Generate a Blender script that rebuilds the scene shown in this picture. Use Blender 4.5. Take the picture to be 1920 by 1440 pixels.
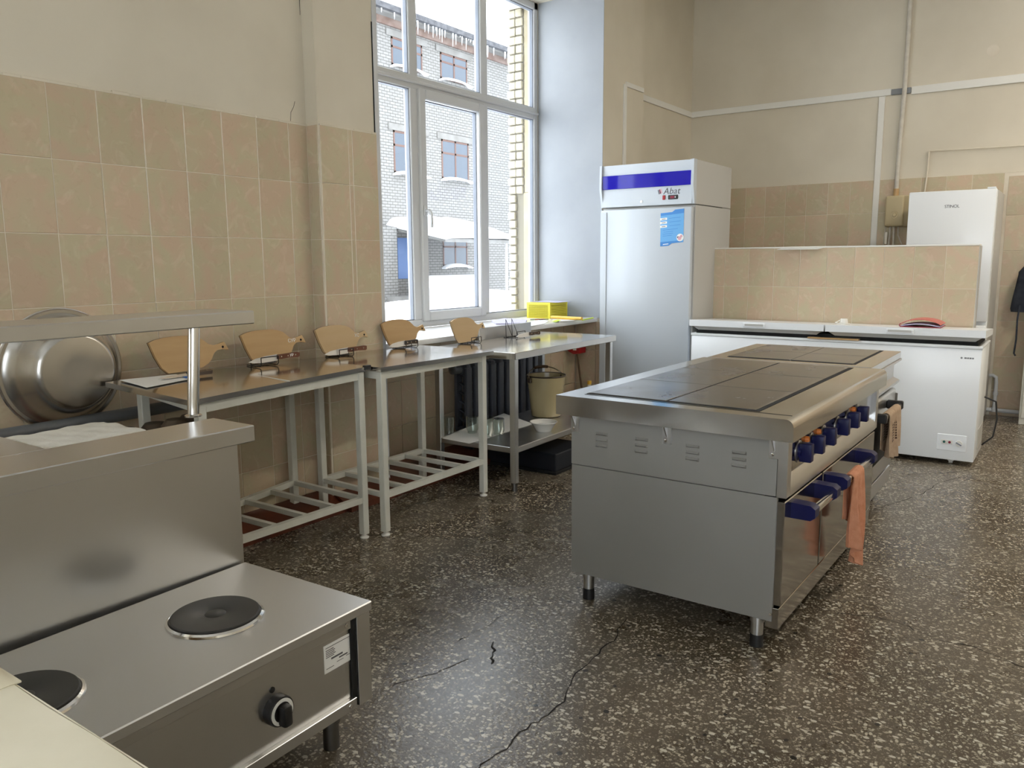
import bpy, bmesh, math, random
import numpy as np
from mathutils import Matrix, Vector
random.seed(7)
for o in list(bpy.data.objects): bpy.data.objects.remove(o)
S = bpy.context.scene
C = S.collection
# ------------------------------------------------------------------ camera
F = 1500.0; YAW, PIT, ROL = -0.6138, 0.1523, -0.0066; HC = 1.40
_f0 = np.array([math.sin(YAW), math.cos(YAW), 0]); _r0 = np.array([math.cos(YAW), -math.sin(YAW), 0]); _u0 = np.array([0, 0, 1.0])
_fw = _f0*math.cos(PIT)-_u0*math.sin(PIT); _up = _u0*math.cos(PIT)+_f0*math.sin(PIT)
_rt = _r0*math.cos(ROL)+_up*math.sin(ROL); _u2 = _up*math.cos(ROL)-_r0*math.sin(ROL)
cd = bpy.data.cameras.new('camera'); cam = bpy.data.objects.new('camera', cd); C.objects.link(cam)
cd.sensor_fit = 'HORIZONTAL'; cd.sensor_width = 36.0; cd.lens = F/1920*36.0; cd.clip_start = 0.05; cd.clip_end = 300
cam.matrix_world = Matrix(((_rt[0], _u2[0], -_fw[0], 0), (_rt[1], _u2[1], -_fw[1], 0), (_rt[2], _u2[2], -_fw[2], HC), (0, 0, 0, 1)))
S.camera = cam
def ray(px, py): return (px-960)/F*_rt-(py-720)/F*_u2+_fw
def PZ(px, py, z): d = ray(px, py); p = d*((z-HC)/d[2]); return Vector((p[0], p[1], z))
def PX(px, py, x): d = ray(px, py); p = d*(x/d[0]); return Vector((x, p[1], p[2]+HC))
def PY(px, py, y): d = ray(px, py); p = d*(y/d[1]); return Vector((p[0], y, p[2]+HC))
# ------------------------------------------------------------------ sky, exposure
W = bpy.data.worlds.new('overcast_sky'); S.world = W; W.use_nodes = True
bg = W.node_tree.nodes['Background']; bg.inputs['Color'].default_value = (0.90, 0.95, 1.0, 1); bg.inputs['Strength'].default_value = 5.2
S.view_settings.view_transform = 'Standard'; S.view_settings.look = 'None'
S.view_settings.exposure = 0.40; S.view_settings.gamma = 1.0; S.view_settings.use_curve_mapping = False
# ------------------------------------------------------------------ materials
def _nt(name):
    m = bpy.data.materials.new(name); m.use_nodes = True
    return m, m.node_tree.nodes, m.node_tree.links, m.node_tree.nodes['Principled BSDF']
def mat(name, col, rough=0.5, metal=0.0, spec=None, **kw):
    m, n, l, b = _nt(name)
    b.inputs['Base Color'].default_value = (*col, 1); b.inputs['Roughness'].default_value = rough; b.inputs['Metallic'].default_value = metal
    if spec is not None: b.inputs['Specular IOR Level'].default_value = spec
    for k, v in kw.items(): b.inputs[k.replace('_', ' ')].default_value = v
    return m
def nmat(name, c1, c2, scale=5, rough=0.5, metal=0.0, bump=0.0, bscale=None, stretch=(1, 1, 1), rrange=None, detail=5, world=False, lo=0.35, hi=0.65, spec=None):
    m, n, l, b = _nt(name)
    if world:
        g = n.new('ShaderNodeNewGeometry'); src = g.outputs['Position']
    else:
        t = n.new('ShaderNodeTexCoord'); src = t.outputs['Object']
    mp = n.new('ShaderNodeMapping'); mp.inputs['Scale'].default_value = stretch; l.new(src, mp.inputs['Vector'])
    no = n.new('ShaderNodeTexNoise'); no.inputs['Scale'].default_value = scale; no.inputs['Detail'].default_value = detail; l.new(mp.outputs['Vector'], no.inputs['Vector'])
    r = n.new('ShaderNodeValToRGB'); r.color_ramp.elements[0].position = lo; r.color_ramp.elements[1].position = hi
    r.color_ramp.elements[0].color = (*c1, 1); r.color_ramp.elements[1].color = (*c2, 1)
    l.new(no.outputs['Fac'], r.inputs['Fac']); l.new(r.outputs['Color'], b.inputs['Base Color'])
    b.inputs['Roughness'].default_value = rough; b.inputs['Metallic'].default_value = metal
    if spec is not None: b.inputs['Specular IOR Level'].default_value = spec
    if rrange:
        q = n.new('ShaderNodeMapRange'); q.inputs['From Min'].default_value = .3; q.inputs['From Max'].default_value = .7
        q.inputs['To Min'].default_value, q.inputs['To Max'].default_value = rrange
        l.new(no.outputs['Fac'], q.inputs['Value']); l.new(q.outputs['Result'], b.inputs['Roughness'])
    if bump:
        n2 = n.new('ShaderNodeTexNoise'); n2.inputs['Scale'].default_value = bscale or scale*4; n2.inputs['Detail'].default_value = 4; l.new(mp.outputs['Vector'], n2.inputs['Vector'])
        bp = n.new('ShaderNodeBump'); bp.inputs['Strength'].default_value = bump; bp.inputs['Distance'].default_value = 0.01
        l.new(n2.outputs['Fac'], bp.inputs['Height']); l.new(bp.outputs['Normal'], b.inputs['Normal'])
    return m
def tile_mat(name, base):
    m, n, l, b = _nt(name)
    t = n.new('ShaderNodeTexCoord'); oi = n.new('ShaderNodeObjectInfo')
    ad = n.new('ShaderNodeVectorMath'); ad.operation = 'ADD'
    mu = n.new('ShaderNodeMath'); mu.operation = 'MULTIPLY'; mu.inputs[1].default_value = 37.0
    l.new(oi.outputs['Random'], mu.inputs[0]); l.new(t.outputs['Object'], ad.inputs[0]); l.new(mu.outputs[0], ad.inputs[1])
    def noise(scale, detail, dist, c0, c1, p0, p1):
        no = n.new('ShaderNodeTexNoise'); no.inputs['Scale'].default_value = scale; no.inputs['Detail'].default_value = detail; no.inputs['Distortion'].default_value = dist; l.new(ad.outputs[0], no.inputs['Vector'])
        r = n.new('ShaderNodeValToRGB'); e = r.color_ramp.elements; e[0].position = p0; e[1].position = p1; e[0].color = (*c0, 1); e[1].color = (*c1, 1); l.new(no.outputs['Fac'], r.inputs['Fac']); return no, r.outputs['Color']
    n1, c1 = noise(7, 5, .8, (base[0]*1.02, base[1]*.93, base[2]*.92), (base[0]*.95, base[1]*1.0, base[2]*.93), .38, .62)
    n2, c2 = noise(10, 6, 1.8, (1, 1, 1), (1.08, 1.10, 1.13), .54, .68)
    mx = n.new('ShaderNodeMix'); mx.data_type = 'RGBA'; mx.blend_type = 'MULTIPLY'; mx.inputs['Factor'].default_value = 1; l.new(c1, mx.inputs['A']); l.new(c2, mx.inputs['B'])
    n3, c3 = noise(22, 4, 1.5, (.84, .80, .76), (1, 1, 1), .33, .42)
    m2 = n.new('ShaderNodeMix'); m2.data_type = 'RGBA'; m2.blend_type = 'MULTIPLY'; m2.inputs['Factor'].default_value = .22; l.new(mx.outputs['Result'], m2.inputs['A']); l.new(c3, m2.inputs['B'])
    hs = n.new('ShaderNodeHueSaturation'); l.new(m2.outputs['Result'], hs.inputs['Color'])
    q = n.new('ShaderNodeMapRange'); q.inputs['To Min'].default_value = .94; q.inputs['To Max'].default_value = 1.05
    l.new(oi.outputs['Random'], q.inputs['Value']); l.new(q.outputs['Result'], hs.inputs['Value'])
    l.new(hs.outputs['Color'], b.inputs['Base Color']); b.inputs['Roughness'].default_value = .16
    bp = n.new('ShaderNodeBump'); bp.inputs['Strength'].default_value = .03; l.new(n1.outputs['Fac'], bp.inputs['Height']); l.new(bp.outputs['Normal'], b.inputs['Normal'])
    return m
def terrazzo():
    m, n, l, b = _nt('terrazzo')
    g = n.new('ShaderNodeNewGeometry')
    dis = n.new('ShaderNodeTexNoise'); dis.inputs['Scale'].default_value = 70; dis.inputs['Detail'].default_value = 2; l.new(g.outputs['Position'], dis.inputs['Vector'])
    mixv = n.new('ShaderNodeVectorMath'); mixv.operation = 'MULTIPLY_ADD'; mixv.inputs[1].default_value = (.007, .007, 0); l.new(dis.outputs['Color'], mixv.inputs[0]); l.new(g.outputs['Position'], mixv.inputs[2])
    big = n.new('ShaderNodeTexNoise'); big.inputs['Scale'].default_value = 1.1; big.inputs['Detail'].default_value = 6; big.inputs['Roughness'].default_value = .65; l.new(g.outputs['Position'], big.inputs['Vector'])
    base = n.new('ShaderNodeValToRGB'); base.color_ramp.elements[0].position = .36; base.color_ramp.elements[1].position = .66
    base.color_ramp.elements[0].color = (.058, .042, .026, 1); base.color_ramp.elements[1].color = (.122, .095, .064, 1); l.new(big.outputs['Fac'], base.inputs['Fac'])
    col = base.outputs['Color']; facs = []
    for sc, thr, gate, c, stc, ro_ in ((150, .40, .40, (.20, .17, .125), (1.4, 1), .9), (84, .38, .34, (.36, .315, .235), (1, 1.6), 2.0), (54, .34, .27, (.48, .43, .335), (1.75, 1), 1.1), (36, .28, .20, (.56, .52, .43), (1, 1.7), .4)):
        mp = n.new('ShaderNodeMapping'); mp.inputs['Rotation'].default_value = (0, 0, ro_); mp.inputs['Scale'].default_value = (*stc, 1); l.new(mixv.outputs[0], mp.inputs['Vector'])
        v = n.new('ShaderNodeTexVoronoi'); v.voronoi_dimensions = '2D'; v.inputs['Scale'].default_value = sc; l.new(mp.outputs['Vector'], v.inputs['Vector'])
        sx = n.new('ShaderNodeSeparateColor'); l.new(v.outputs['Color'], sx.inputs[0])
        th = n.new('ShaderNodeMath'); th.operation = 'MULTIPLY'; th.inputs[1].default_value = thr*1.5; l.new(sx.outputs[1], th.inputs[0])
        lt = n.new('ShaderNodeMath'); lt.operation = 'LESS_THAN'; l.new(v.outputs['Distance'], lt.inputs[0]); l.new(th.outputs[0], lt.inputs[1])
        gt = n.new('ShaderNodeMath'); gt.operation = 'GREATER_THAN'; gt.inputs[1].default_value = 1-gate; l.new(sx.outputs[0], gt.inputs[0])
        an = n.new('ShaderNodeMath'); an.operation = 'MULTIPLY'; l.new(lt.outputs[0], an.inputs[0]); l.new(gt.outputs[0], an.inputs[1])
        mx = n.new('ShaderNodeMix'); mx.data_type = 'RGBA'; mx.inputs['B'].default_value = (*c, 1); l.new(an.outputs[0], mx.inputs['Factor']); l.new(col, mx.inputs['A']); col = mx.outputs['Result']; facs.append(an.outputs[0])
    vd = n.new('ShaderNodeTexVoronoi'); vd.voronoi_dimensions = '2D'; vd.inputs['Scale'].default_value = 5.5; l.new(mixv.outputs[0], vd.inputs['Vector'])
    sd = n.new('ShaderNodeSeparateColor'); l.new(vd.outputs['Color'], sd.inputs[0])
    td = n.new('ShaderNodeMath'); td.operation = 'MULTIPLY'; td.inputs[1].default_value = .055; l.new(sd.outputs[0], td.inputs[0])
    pit = n.new('ShaderNodeMath'); pit.operation = 'LESS_THAN'; l.new(vd.outputs['Distance'], pit.inputs[0]); l.new(td.outputs[0], pit.inputs[1])
    mx = n.new('ShaderNodeMix'); mx.data_type = 'RGBA'; mx.inputs['B'].default_value = (.015, .013, .01, 1); l.new(pit.outputs[0], mx.inputs['Factor']); l.new(col, mx.inputs['A'])
    l.new(mx.outputs['Result'], b.inputs['Base Color'])
    q = n.new('ShaderNodeMapRange'); q.inputs['From Min'].default_value = .3; q.inputs['From Max'].default_value = .7; q.inputs['To Min'].default_value = .20; q.inputs['To Max'].default_value = .36
    l.new(big.outputs['Fac'], q.inputs['Value']); l.new(q.outputs['Result'], b.inputs['Roughness'])
    fine = n.new('ShaderNodeTexNoise'); fine.inputs['Scale'].default_value = 70; fine.inputs['Detail'].default_value = 3; l.new(g.outputs['Position'], fine.inputs['Vector'])
    bp = n.new('ShaderNodeBump'); bp.inputs['Strength'].default_value = .30; bp.inputs['Distance'].default_value = .004; l.new(fine.outputs['Fac'], bp.inputs['Height']); l.new(bp.outputs['Normal'], b.inputs['Normal'])
    return m
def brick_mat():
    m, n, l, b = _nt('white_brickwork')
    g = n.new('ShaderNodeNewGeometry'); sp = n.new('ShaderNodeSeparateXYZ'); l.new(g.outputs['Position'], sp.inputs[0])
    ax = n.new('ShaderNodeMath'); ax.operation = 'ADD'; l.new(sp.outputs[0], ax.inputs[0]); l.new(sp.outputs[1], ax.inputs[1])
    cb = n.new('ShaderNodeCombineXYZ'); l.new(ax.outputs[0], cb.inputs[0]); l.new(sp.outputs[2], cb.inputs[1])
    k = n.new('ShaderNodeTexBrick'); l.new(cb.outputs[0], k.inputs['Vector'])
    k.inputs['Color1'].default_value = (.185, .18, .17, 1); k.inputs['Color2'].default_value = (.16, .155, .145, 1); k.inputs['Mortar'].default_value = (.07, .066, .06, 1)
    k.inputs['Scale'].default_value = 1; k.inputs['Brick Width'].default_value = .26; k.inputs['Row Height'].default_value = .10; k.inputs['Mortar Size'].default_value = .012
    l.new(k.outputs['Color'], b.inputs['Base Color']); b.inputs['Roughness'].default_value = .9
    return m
def glass_mat(name, tint=(1, 1, 1), refl=.08, edge=.6):
    m, n, l, b = _nt(name); n.remove(b)
    t = n.new('ShaderNodeBsdfTransparent'); t.inputs['Color'].default_value = (*tint, 1)
    gl = n.new('ShaderNodeBsdfGlossy'); gl.inputs['Roughness'].default_value = .02
    fr = n.new('ShaderNodeLayerWeight'); fr.inputs['Blend'].default_value = .5
    pw = n.new('ShaderNodeMath'); pw.operation = 'POWER'; pw.inputs[1].default_value = 4.0 if edge < 1 else 2.0; l.new(fr.outputs['Facing'], pw.inputs[0])
    ma = n.new('ShaderNodeMath'); ma.operation = 'MULTIPLY_ADD'; ma.inputs[1].default_value = edge; ma.inputs[2].default_value = refl*.3; l.new(pw.outputs[0], ma.inputs[0])
    mx = n.new('ShaderNodeMixShader'); l.new(ma.outputs[0], mx.inputs[0]); l.new(t.outputs[0], mx.inputs[1]); l.new(gl.outputs[0], mx.inputs[2])
    l.new(mx.outputs[0], n['Material Output'].inputs['Surface'])
    return m
M = {}
M['plaster'] = nmat('cream_wall_paint', (.66, .595, .475), (.72, .655, .53), 1.6, .75, bump=.06, bscale=9, world=True)
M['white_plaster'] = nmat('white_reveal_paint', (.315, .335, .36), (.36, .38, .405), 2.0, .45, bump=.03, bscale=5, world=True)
M['ceiling'] = mat('ceiling_paint', (.80, .78, .73), .8)
M['grout'] = nmat('grout', (.66, .58, .46), (.74, .67, .55), 6, .85, world=True)
M['tile'] = tile_mat('beige_marbled_tile', (.575, .475, .345))
M['tile_lit'] = M['tile']
M['floor'] = terrazzo()
M['crack'] = mat('floor_crack', (.012, .010, .008), .9)
M['brown'] = nmat('red_brown_paint', (.085, .022, .010), (.15, .040, .018), 6, .35, bump=.3, bscale=14, world=True)
M['pvc'] = mat('white_pvc', (.58, .59, .60), .28)
M['gasket'] = mat('grey_gasket', (.20, .22, .26), .5)
M['glass'] = glass_mat('window_glass', (.97, .985, 1.0))
M['sill'] = mat('white_sill_board', (.80, .80, .79), .25)
M['steel'] = nmat('brushed_steel', (.64, .64, .635), (.66, .66, .655), 1.5, .28, 1.0, detail=1)
M['steel_top'] = nmat('steel_worktop', (.56, .54, .51), (.62, .60, .57), 3, .16, 1.0, rrange=(.10, .20), detail=4, bump=.02, bscale=2.5)
M['galv'] = nmat('galvanised_panel', (.27, .26, .24), (.295, .285, .265), 2, .45, .35, detail=3)
M['steel_satin'] = nmat('satin_steel', (.62, .62, .615), (.66, .66, .655), 1.5, .42, 1.0, detail=1)
M['steel_mirror'] = mat('mirror_steel', (.42, .41, .40), .13, 1.0)
M['steel_dark'] = mat('dark_steel', (.20, .195, .19), .35, 1.0)
M['chrome'] = mat('polished_steel', (.75, .73, .70), .12, 1.0)
M['alu'] = nmat('worn_aluminium', (.50, .48, .45), (.56, .54, .51), 2.5, .24, 1.0, detail=2, bump=.05, bscale=5)
M['iron'] = nmat('cast_iron_hotplate', (.165, .155, .15), (.235, .22, .212), 5, .24, .75, rrange=(.18, .30), detail=6)
M['black_iron'] = nmat('black_hotplate', (.016, .016, .016), (.035, .034, .033), 14, .42, .0, rrange=(.35, .5), detail=7)
M['black'] = mat('black_plastic', (.012, .012, .013), .4)
M['gap'] = mat('dark_gap', (.008, .008, .008), .9)
M['blue_knob'] = mat('navy_plastic', (.004, .005, .055), .4, spec=.3)
M['orange'] = mat('orange_lamp', (.75, .22, .04), .3)
M['white_paint'] = nmat('white_enamel_frame', (.63, .62, .54), (.70, .69, .61), 8, .35, world=True)
M['white_metal'] = mat('white_appliance', (.88, .90, .91), .22)
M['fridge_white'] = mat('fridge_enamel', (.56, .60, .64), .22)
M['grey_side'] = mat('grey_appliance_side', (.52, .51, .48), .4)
M['blue_panel'] = mat('blue_acrylic', (.010, .006, .36), .06, spec=.3)
M['red'] = mat('red_plastic', (.38, .008, .012), .35)
M['wood'] = nmat('birch_board', (.44, .27, .115), (.56, .37, .18), 5, .5, stretch=(1, .22, 1.6), detail=6)
M['wood_lt'] = nmat('pale_birch_board', (.50, .34, .17), (.58, .42, .24), 4, .5, stretch=(1, .3, 1.4), detail=6)
M['wood_edge'] = mat('burnt_board_edge', (.10, .055, .025), .7)
M['wire'] = mat('black_wire', (.012, .010, .010), .4)
M['blade'] = mat('knife_blade', (.86, .86, .86), .32, .7)
M['handle'] = nmat('brown_knife_handle', (.09, .028, .014), (.15, .05, .025), 20, .4, stretch=(1, .1, 1))
M['dark_handle'] = nmat('dark_knife_handle', (.03, .018, .012), (.06, .035, .022), 20, .4, stretch=(1, .1, 1))
M['paper'] = mat('white_paper', (.78, .78, .76), .7)
M['blue_paper'] = mat('blue_paper', (.04, .16, .52), .5)
M['print_grey'] = mat('grey_print', (.10, .10, .11), .6)
M['print_white'] = mat('white_print', (.85, .85, .82), .5)
M['cream_enamel'] = mat('cream_enamel', (.46, .38, .21), .22)
M['brown_rim'] = mat('dark_rim', (.05, .03, .02), .4)
M['bowl'] = mat('white_enamel', (.80, .78, .72), .2)
M['jar'] = glass_mat('jar_glass', (.88, .92, .90), .30, 1.0)
M['radiator'] = mat('dark_grey_radiator_paint', (.055, .062, .078), .38)
M['pipe'] = mat('grey_pipe_paint', (.10, .105, .11), .4)
M['yellow'] = mat('yellow_plastic', (.80, .70, .06), .4)
M['yellow2'] = mat('amber_plastic', (.85, .52, .07), .35)
M['lime'] = mat('lime_note', (.62, .80, .05), .6)
M['lilac'] = mat('lilac_paper', (.52, .50, .68), .6)
M['beige_box'] = mat('beige_plastic', (.52, .43, .26), .45)
M['trunk'] = mat('painted_trunking', (.80, .78, .72), .45)
M['conduit'] = nmat('painted_conduit', (.55, .51, .44), (.64, .60, .52), 20, .55)
M['clip'] = mat('grey_clip', (.22, .23, .24), .5)
M['pink'] = mat('pink_cover', (.58, .14, .12), .4)
M['maroon'] = mat('maroon_cover', (.30, .02, .05), .4)
M['peach'] = nmat('peach_cloth', (.60, .25, .13), (.68, .31, .18), 30, .9, bump=.4, bscale=300)
M['beige_cloth'] = nmat('beige_cloth', (.42, .29, .19), (.52, .38, .26), 25, .95, bump=.4, bscale=250)
def printed_cloth():
    m = nmat('printed_beige_cloth', (.42, .29, .19), (.52, .38, .26), 25, .95, bump=.4, bscale=250); n, l = m.node_tree.nodes, m.node_tree.links; b = n['Principled BSDF']
    src = b.inputs['Base Color'].links[0].from_socket; t = n.new('ShaderNodeTexCoord'); sp = n.new('ShaderNodeSeparateXYZ'); l.new(t.outputs['Object'], sp.inputs[0])
    cb = n.new('ShaderNodeCombineXYZ'); l.new(sp.outputs[1], cb.inputs[0]); l.new(sp.outputs[2], cb.inputs[1])
    k = n.new('ShaderNodeTexBrick'); k.offset = 0; l.new(cb.outputs[0], k.inputs['Vector']); k.inputs['Scale'].default_value = 1; k.inputs['Brick Width'].default_value = .014; k.inputs['Row Height'].default_value = .014; k.inputs['Mortar Size'].default_value = .0022; k.inputs['Mortar Smooth'].default_value = .1
    def band(o, lo, hi):
        a = n.new('ShaderNodeMath'); a.operation = 'GREATER_THAN'; a.inputs[1].default_value = lo; l.new(o, a.inputs[0]); c = n.new('ShaderNodeMath'); c.operation = 'LESS_THAN'; c.inputs[1].default_value = hi; l.new(o, c.inputs[0])
        d = n.new('ShaderNodeMath'); d.operation = 'MULTIPLY'; l.new(a.outputs[0], d.inputs[0]); l.new(c.outputs[0], d.inputs[1]); return d.outputs[0]
    def mul(a, c): d = n.new('ShaderNodeMath'); d.operation = 'MULTIPLY'; l.new(a, d.inputs[0]); l.new(c, d.inputs[1]); return d.outputs[0]
    iv = n.new('ShaderNodeMath'); iv.operation = 'SUBTRACT'; iv.inputs[0].default_value = 1; l.new(k.outputs['Fac'], iv.inputs[1])
    f = mul(mul(band(sp.outputs[1], -.085, .03), band(sp.outputs[2], .10, .20)), iv.outputs[0])
    mx = n.new('ShaderNodeMix'); mx.data_type = 'RGBA'; l.new(f, mx.inputs['Factor']); l.new(src, mx.inputs['A']); mx.inputs['B'].default_value = (.07, .035, .022, 1); l.new(mx.outputs['Result'], b.inputs['Base Color'])
    return m
M['printed'] = printed_cloth()
M['cloth_print'] = mat('brown_print', (.06, .03, .02), .9)
M['cream_cloth'] = nmat('cream_oilcloth', (.66, .60, .45), (.73, .67, .52), 5, .7, bump=.15, bscale=12)
M['white_cloth'] = nmat('white_cotton', (.66, .63, .55), (.72, .69, .61), 9, .9, bump=.25, bscale=40)
M['navy_cloth'] = nmat('navy_fabric', (.012, .016, .028), (.03, .036, .05), 20, .9, bump=.3, bscale=200)
M['clay'] = nmat('dark_clay_pot', (.06, .04, .025), (.10, .07, .045), 9, .55)
M['navy_box'] = mat('navy_crate', (.006, .009, .016), .6)
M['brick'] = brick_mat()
M['brick_y'] = nmat('yellow_brick', (.42, .38, .28), (.52, .475, .37), 12, .9, bump=.4, bscale=40)
M['joint'] = mat('dark_joint', (.26, .235, .18), .95)
M['mortar'] = nmat('yellow_render', (.36, .31, .205), (.46, .405, .29), 4, .95, bump=.3, bscale=20, world=True)
M['redbrick'] = nmat('red_brick_band', (.11, .068, .052), (.17, .125, .105), 3, .9, world=True)
M['snow'] = nmat('snow', (.86, .88, .91), (.92, .94, .97), 2, .8, world=True, bump=.3, bscale=3)
M['roofing'] = nmat('roof_sheet', (.035, .035, .04), (.08, .08, .085), 6, .8, world=True)
M['concrete'] = nmat('concrete_lintel', (.13, .125, .115), (.17, .165, .155), 3, .9, world=True)
M['win_wood'] = mat('brown_window_frame', (.085, .04, .028), .6)
M['far_glass'] = mat('far_window_glass', (.035, .05, .07), .15)
M['blue_door'] = mat('blue_door_paint', (.05, .11, .26), .5)
M['ice'] = mat('ice', (.80, .86, .92), .2)
M['poster_blue'] = mat('poster_blue', (.13, .40, .74), .35)
M['poster_dark'] = mat('poster_dark_blue', (.045, .24, .62), .35)
M['rose'] = mat('rose_print', (.72, .38, .42), .4)
M['green_lamp'] = mat('green_lamp', (.01, .10, .08), .3)
M['dark_red'] = mat('dark_red_lamp', (.22, .004, .03), .3)
M['display'] = mat('dark_display', (.05, .01, .02), .15)
# ------------------------------------------------------------------ builders
def wm(o):
    m = o.matrix_basis.copy()
    while o.parent: o = o.parent; m = o.matrix_basis @ m
    return m
class B:
    """collects shapes given in world coordinates"""
    def __init__(s): s.bm = bmesh.new()
    def box(s, x0, x1, y0, y1, z0, z1, bev=0, seg=1):
        t = bmesh.new(); bmesh.ops.create_cube(t, size=1)
        for v in t.verts: v.co = Vector(((x0+x1)/2+v.co.x*(x1-x0), (y0+y1)/2+v.co.y*(y1-y0), (z0+z1)/2+v.co.z*(z1-z0)))
        if bev: bmesh.ops.bevel(t, geom=list(t.edges), offset=bev, segments=seg, affect='EDGES', profile=.5)
        return s.merge(t)
    def merge(s, t, mtx=None):
        if mtx is not None: t.transform(mtx)
        bmesh.ops.recalc_face_normals(t, faces=list(t.faces))
        me = bpy.data.meshes.new('t'); t.to_mesh(me); t.free(); s.bm.from_mesh(me); bpy.data.meshes.remove(me); return s
    def hexa(s, p):   # 8 points: bottom 4 ccw, top 4 ccw
        t = bmesh.new(); v = [t.verts.new(q) for q in p]
        for f in ((3, 2, 1, 0), (4, 5, 6, 7), (0, 1, 5, 4), (1, 2, 6, 5), (2, 3, 7, 6), (3, 0, 4, 7)): t.faces.new([v[i] for i in f])
        return s.merge(t)
    def cyl(s, p0, p1, r0, r1=None, n=16):
        p0, p1 = Vector(p0), Vector(p1); r1 = r0 if r1 is None else r1
        t = bmesh.new(); d = p1-p0
        bmesh.ops.create_cone(t, cap_ends=True, segments=n, radius1=r0, radius2=max(r1, 1e-5), depth=d.length)
        return s.merge(t, Matrix.Translation((p0+p1)/2) @ d.to_track_quat('Z', 'Y').to_matrix().to_4x4())
    def tube(s, pts, r, n=8, closed=False):
        pts = [Vector(p) for p in pts]; t = bmesh.new(); rings = []; N = len(pts)
        up = Vector((0, 0, 1)); pd = None
        for i, p in enumerate(pts):
            a = pts[i-1] if (i > 0 or closed) else p; b2 = pts[(i+1) % N] if (i < N-1 or closed) else p
            d = (b2-a).normalized()
            if pd is None:
                x = d.cross(up if abs(d.z) < .95 else Vector((1, 0, 0))).normalized()
            else:
                x = (x-d*x.dot(d)).normalized()
            y = d.cross(x); pd = d
            rr = r[i] if isinstance(r, (list, tuple)) else r
            rings.append([t.verts.new(p+(x*math.cos(2*math.pi*k/n)+y*math.sin(2*math.pi*k/n))*rr) for k in range(n)])
        for i in range(N if closed else N-1):
            a, b2 = rings[i], rings[(i+1) % N]
            for k in range(n): t.faces.new((a[k], a[(k+1) % n], b2[(k+1) % n], b2[k]))
        if not closed: t.faces.new(rings[0][::-1]); t.faces.new(rings[-1])
        return s.merge(t)
    def lathe(s, prof, c, axis='z', n=32, mtx=None):
        t = bmesh.new(); rings = []
        for r, h in prof:
            if r < 1e-6: rings.append([t.verts.new((0, 0, h))])
            else: rings.append([t.verts.new((r*math.cos(2*math.pi*k/n), r*math.sin(2*math.pi*k/n), h)) for k in range(n)])
        for a, b2 in zip(rings, rings[1:]):
            for k in range(n):
                k2 = (k+1) % n
                if len(a) == 1 and len(b2) == 1: continue
                if len(a) == 1: t.faces.new((a[0], b2[k2], b2[k]))
                elif len(b2) == 1: t.faces.new((a[k], a[k2], b2[0]))
                else: t.faces.new((a[k], a[k2], b2[k2], b2[k]))
        R = {'z': Matrix(), 'x': Matrix.Rotation(math.pi/2, 4, 'Y'), '-y': Matrix.Rotation(math.pi/2, 4, 'X')}[axis]
        return s.merge(t, Matrix.Translation(c) @ (mtx or Matrix()) @ R)
    def prism(s, pts, off):   # planar outline extruded by vector
        t = bmesh.new(); off = Vector(off); a = [t.verts.new(p) for p in pts]; b2 = [t.verts.new(Vector(p)+off) for p in pts]; N = len(pts)
        t.faces.new(a[::-1]); t.faces.new(b2)
        for i in range(N): t.faces.new((a[i], a[(i+1) % N], b2[(i+1) % N], b2[i]))
        return s.merge(t)
    def grid(s, nu, nv, fn, thick=0.0):
        t = bmesh.new(); g = [[t.verts.new(fn(i/nu, j/nv)) for j in range(nv+1)] for i in range(nu+1)]
        for i in range(nu):
            for j in range(nv): t.faces.new((g[i][j], g[i+1][j], g[i+1][j+1], g[i][j+1]))
        if thick: bmesh.ops.recalc_face_normals(t, faces=list(t.faces)); bmesh.ops.solidify(t, geom=list(t.faces), thickness=thick)
        return s.merge(t)
    def out(s, name, m, parent=None, ang=35):
        if parent is not None: s.bm.transform(wm(parent).inverted())
        me = bpy.data.meshes.new(name); s.bm.to_mesh(me); s.bm.free(); me.materials.append(M[m] if isinstance(m, str) else m)
        me.polygons.foreach_set('use_smooth', [True]*len(me.polygons)); me.set_sharp_from_angle(angle=math.radians(ang))
        o = bpy.data.objects.new(name, me); C.objects.link(o)
        if parent is not None: o.parent = parent
        return o
def tag(o, label, cat, group=None, kind=None):
    o['label'] = label
    if cat: o['category'] = cat
    if group: o['group'] = group
    if kind: o['kind'] = kind
    return o
def thing(name, label, cat, loc, group=None):
    o = bpy.data.objects.new(name, None); C.objects.link(o); o.location = loc; o.empty_display_size = .1
    return tag(o, label, cat, group)
def struct(o, label=None):
    o['kind'] = 'structure'
    if label: o['label'] = label
    return o
def P(name, m, parent, *boxes, bev=0, seg=1):
    b = B()
    for q in boxes: b.box(*q, bev=bev, seg=seg)
    return b.out(name, m, parent)
def one(b, name, m, label, cat, group=None):      # one-mesh thing, origin at its base centre
    b.bm.verts.ensure_lookup_table(); vs = [v.co for v in b.bm.verts]
    c = Vector(((min(v.x for v in vs)+max(v.x for v in vs))/2, (min(v.y for v in vs)+max(v.y for v in vs))/2, min(v.z for v in vs)))
    b.bm.transform(Matrix.Translation(-c)); o = b.out(name, m); o.location = c
    return tag(o, label, cat, group)
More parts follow.
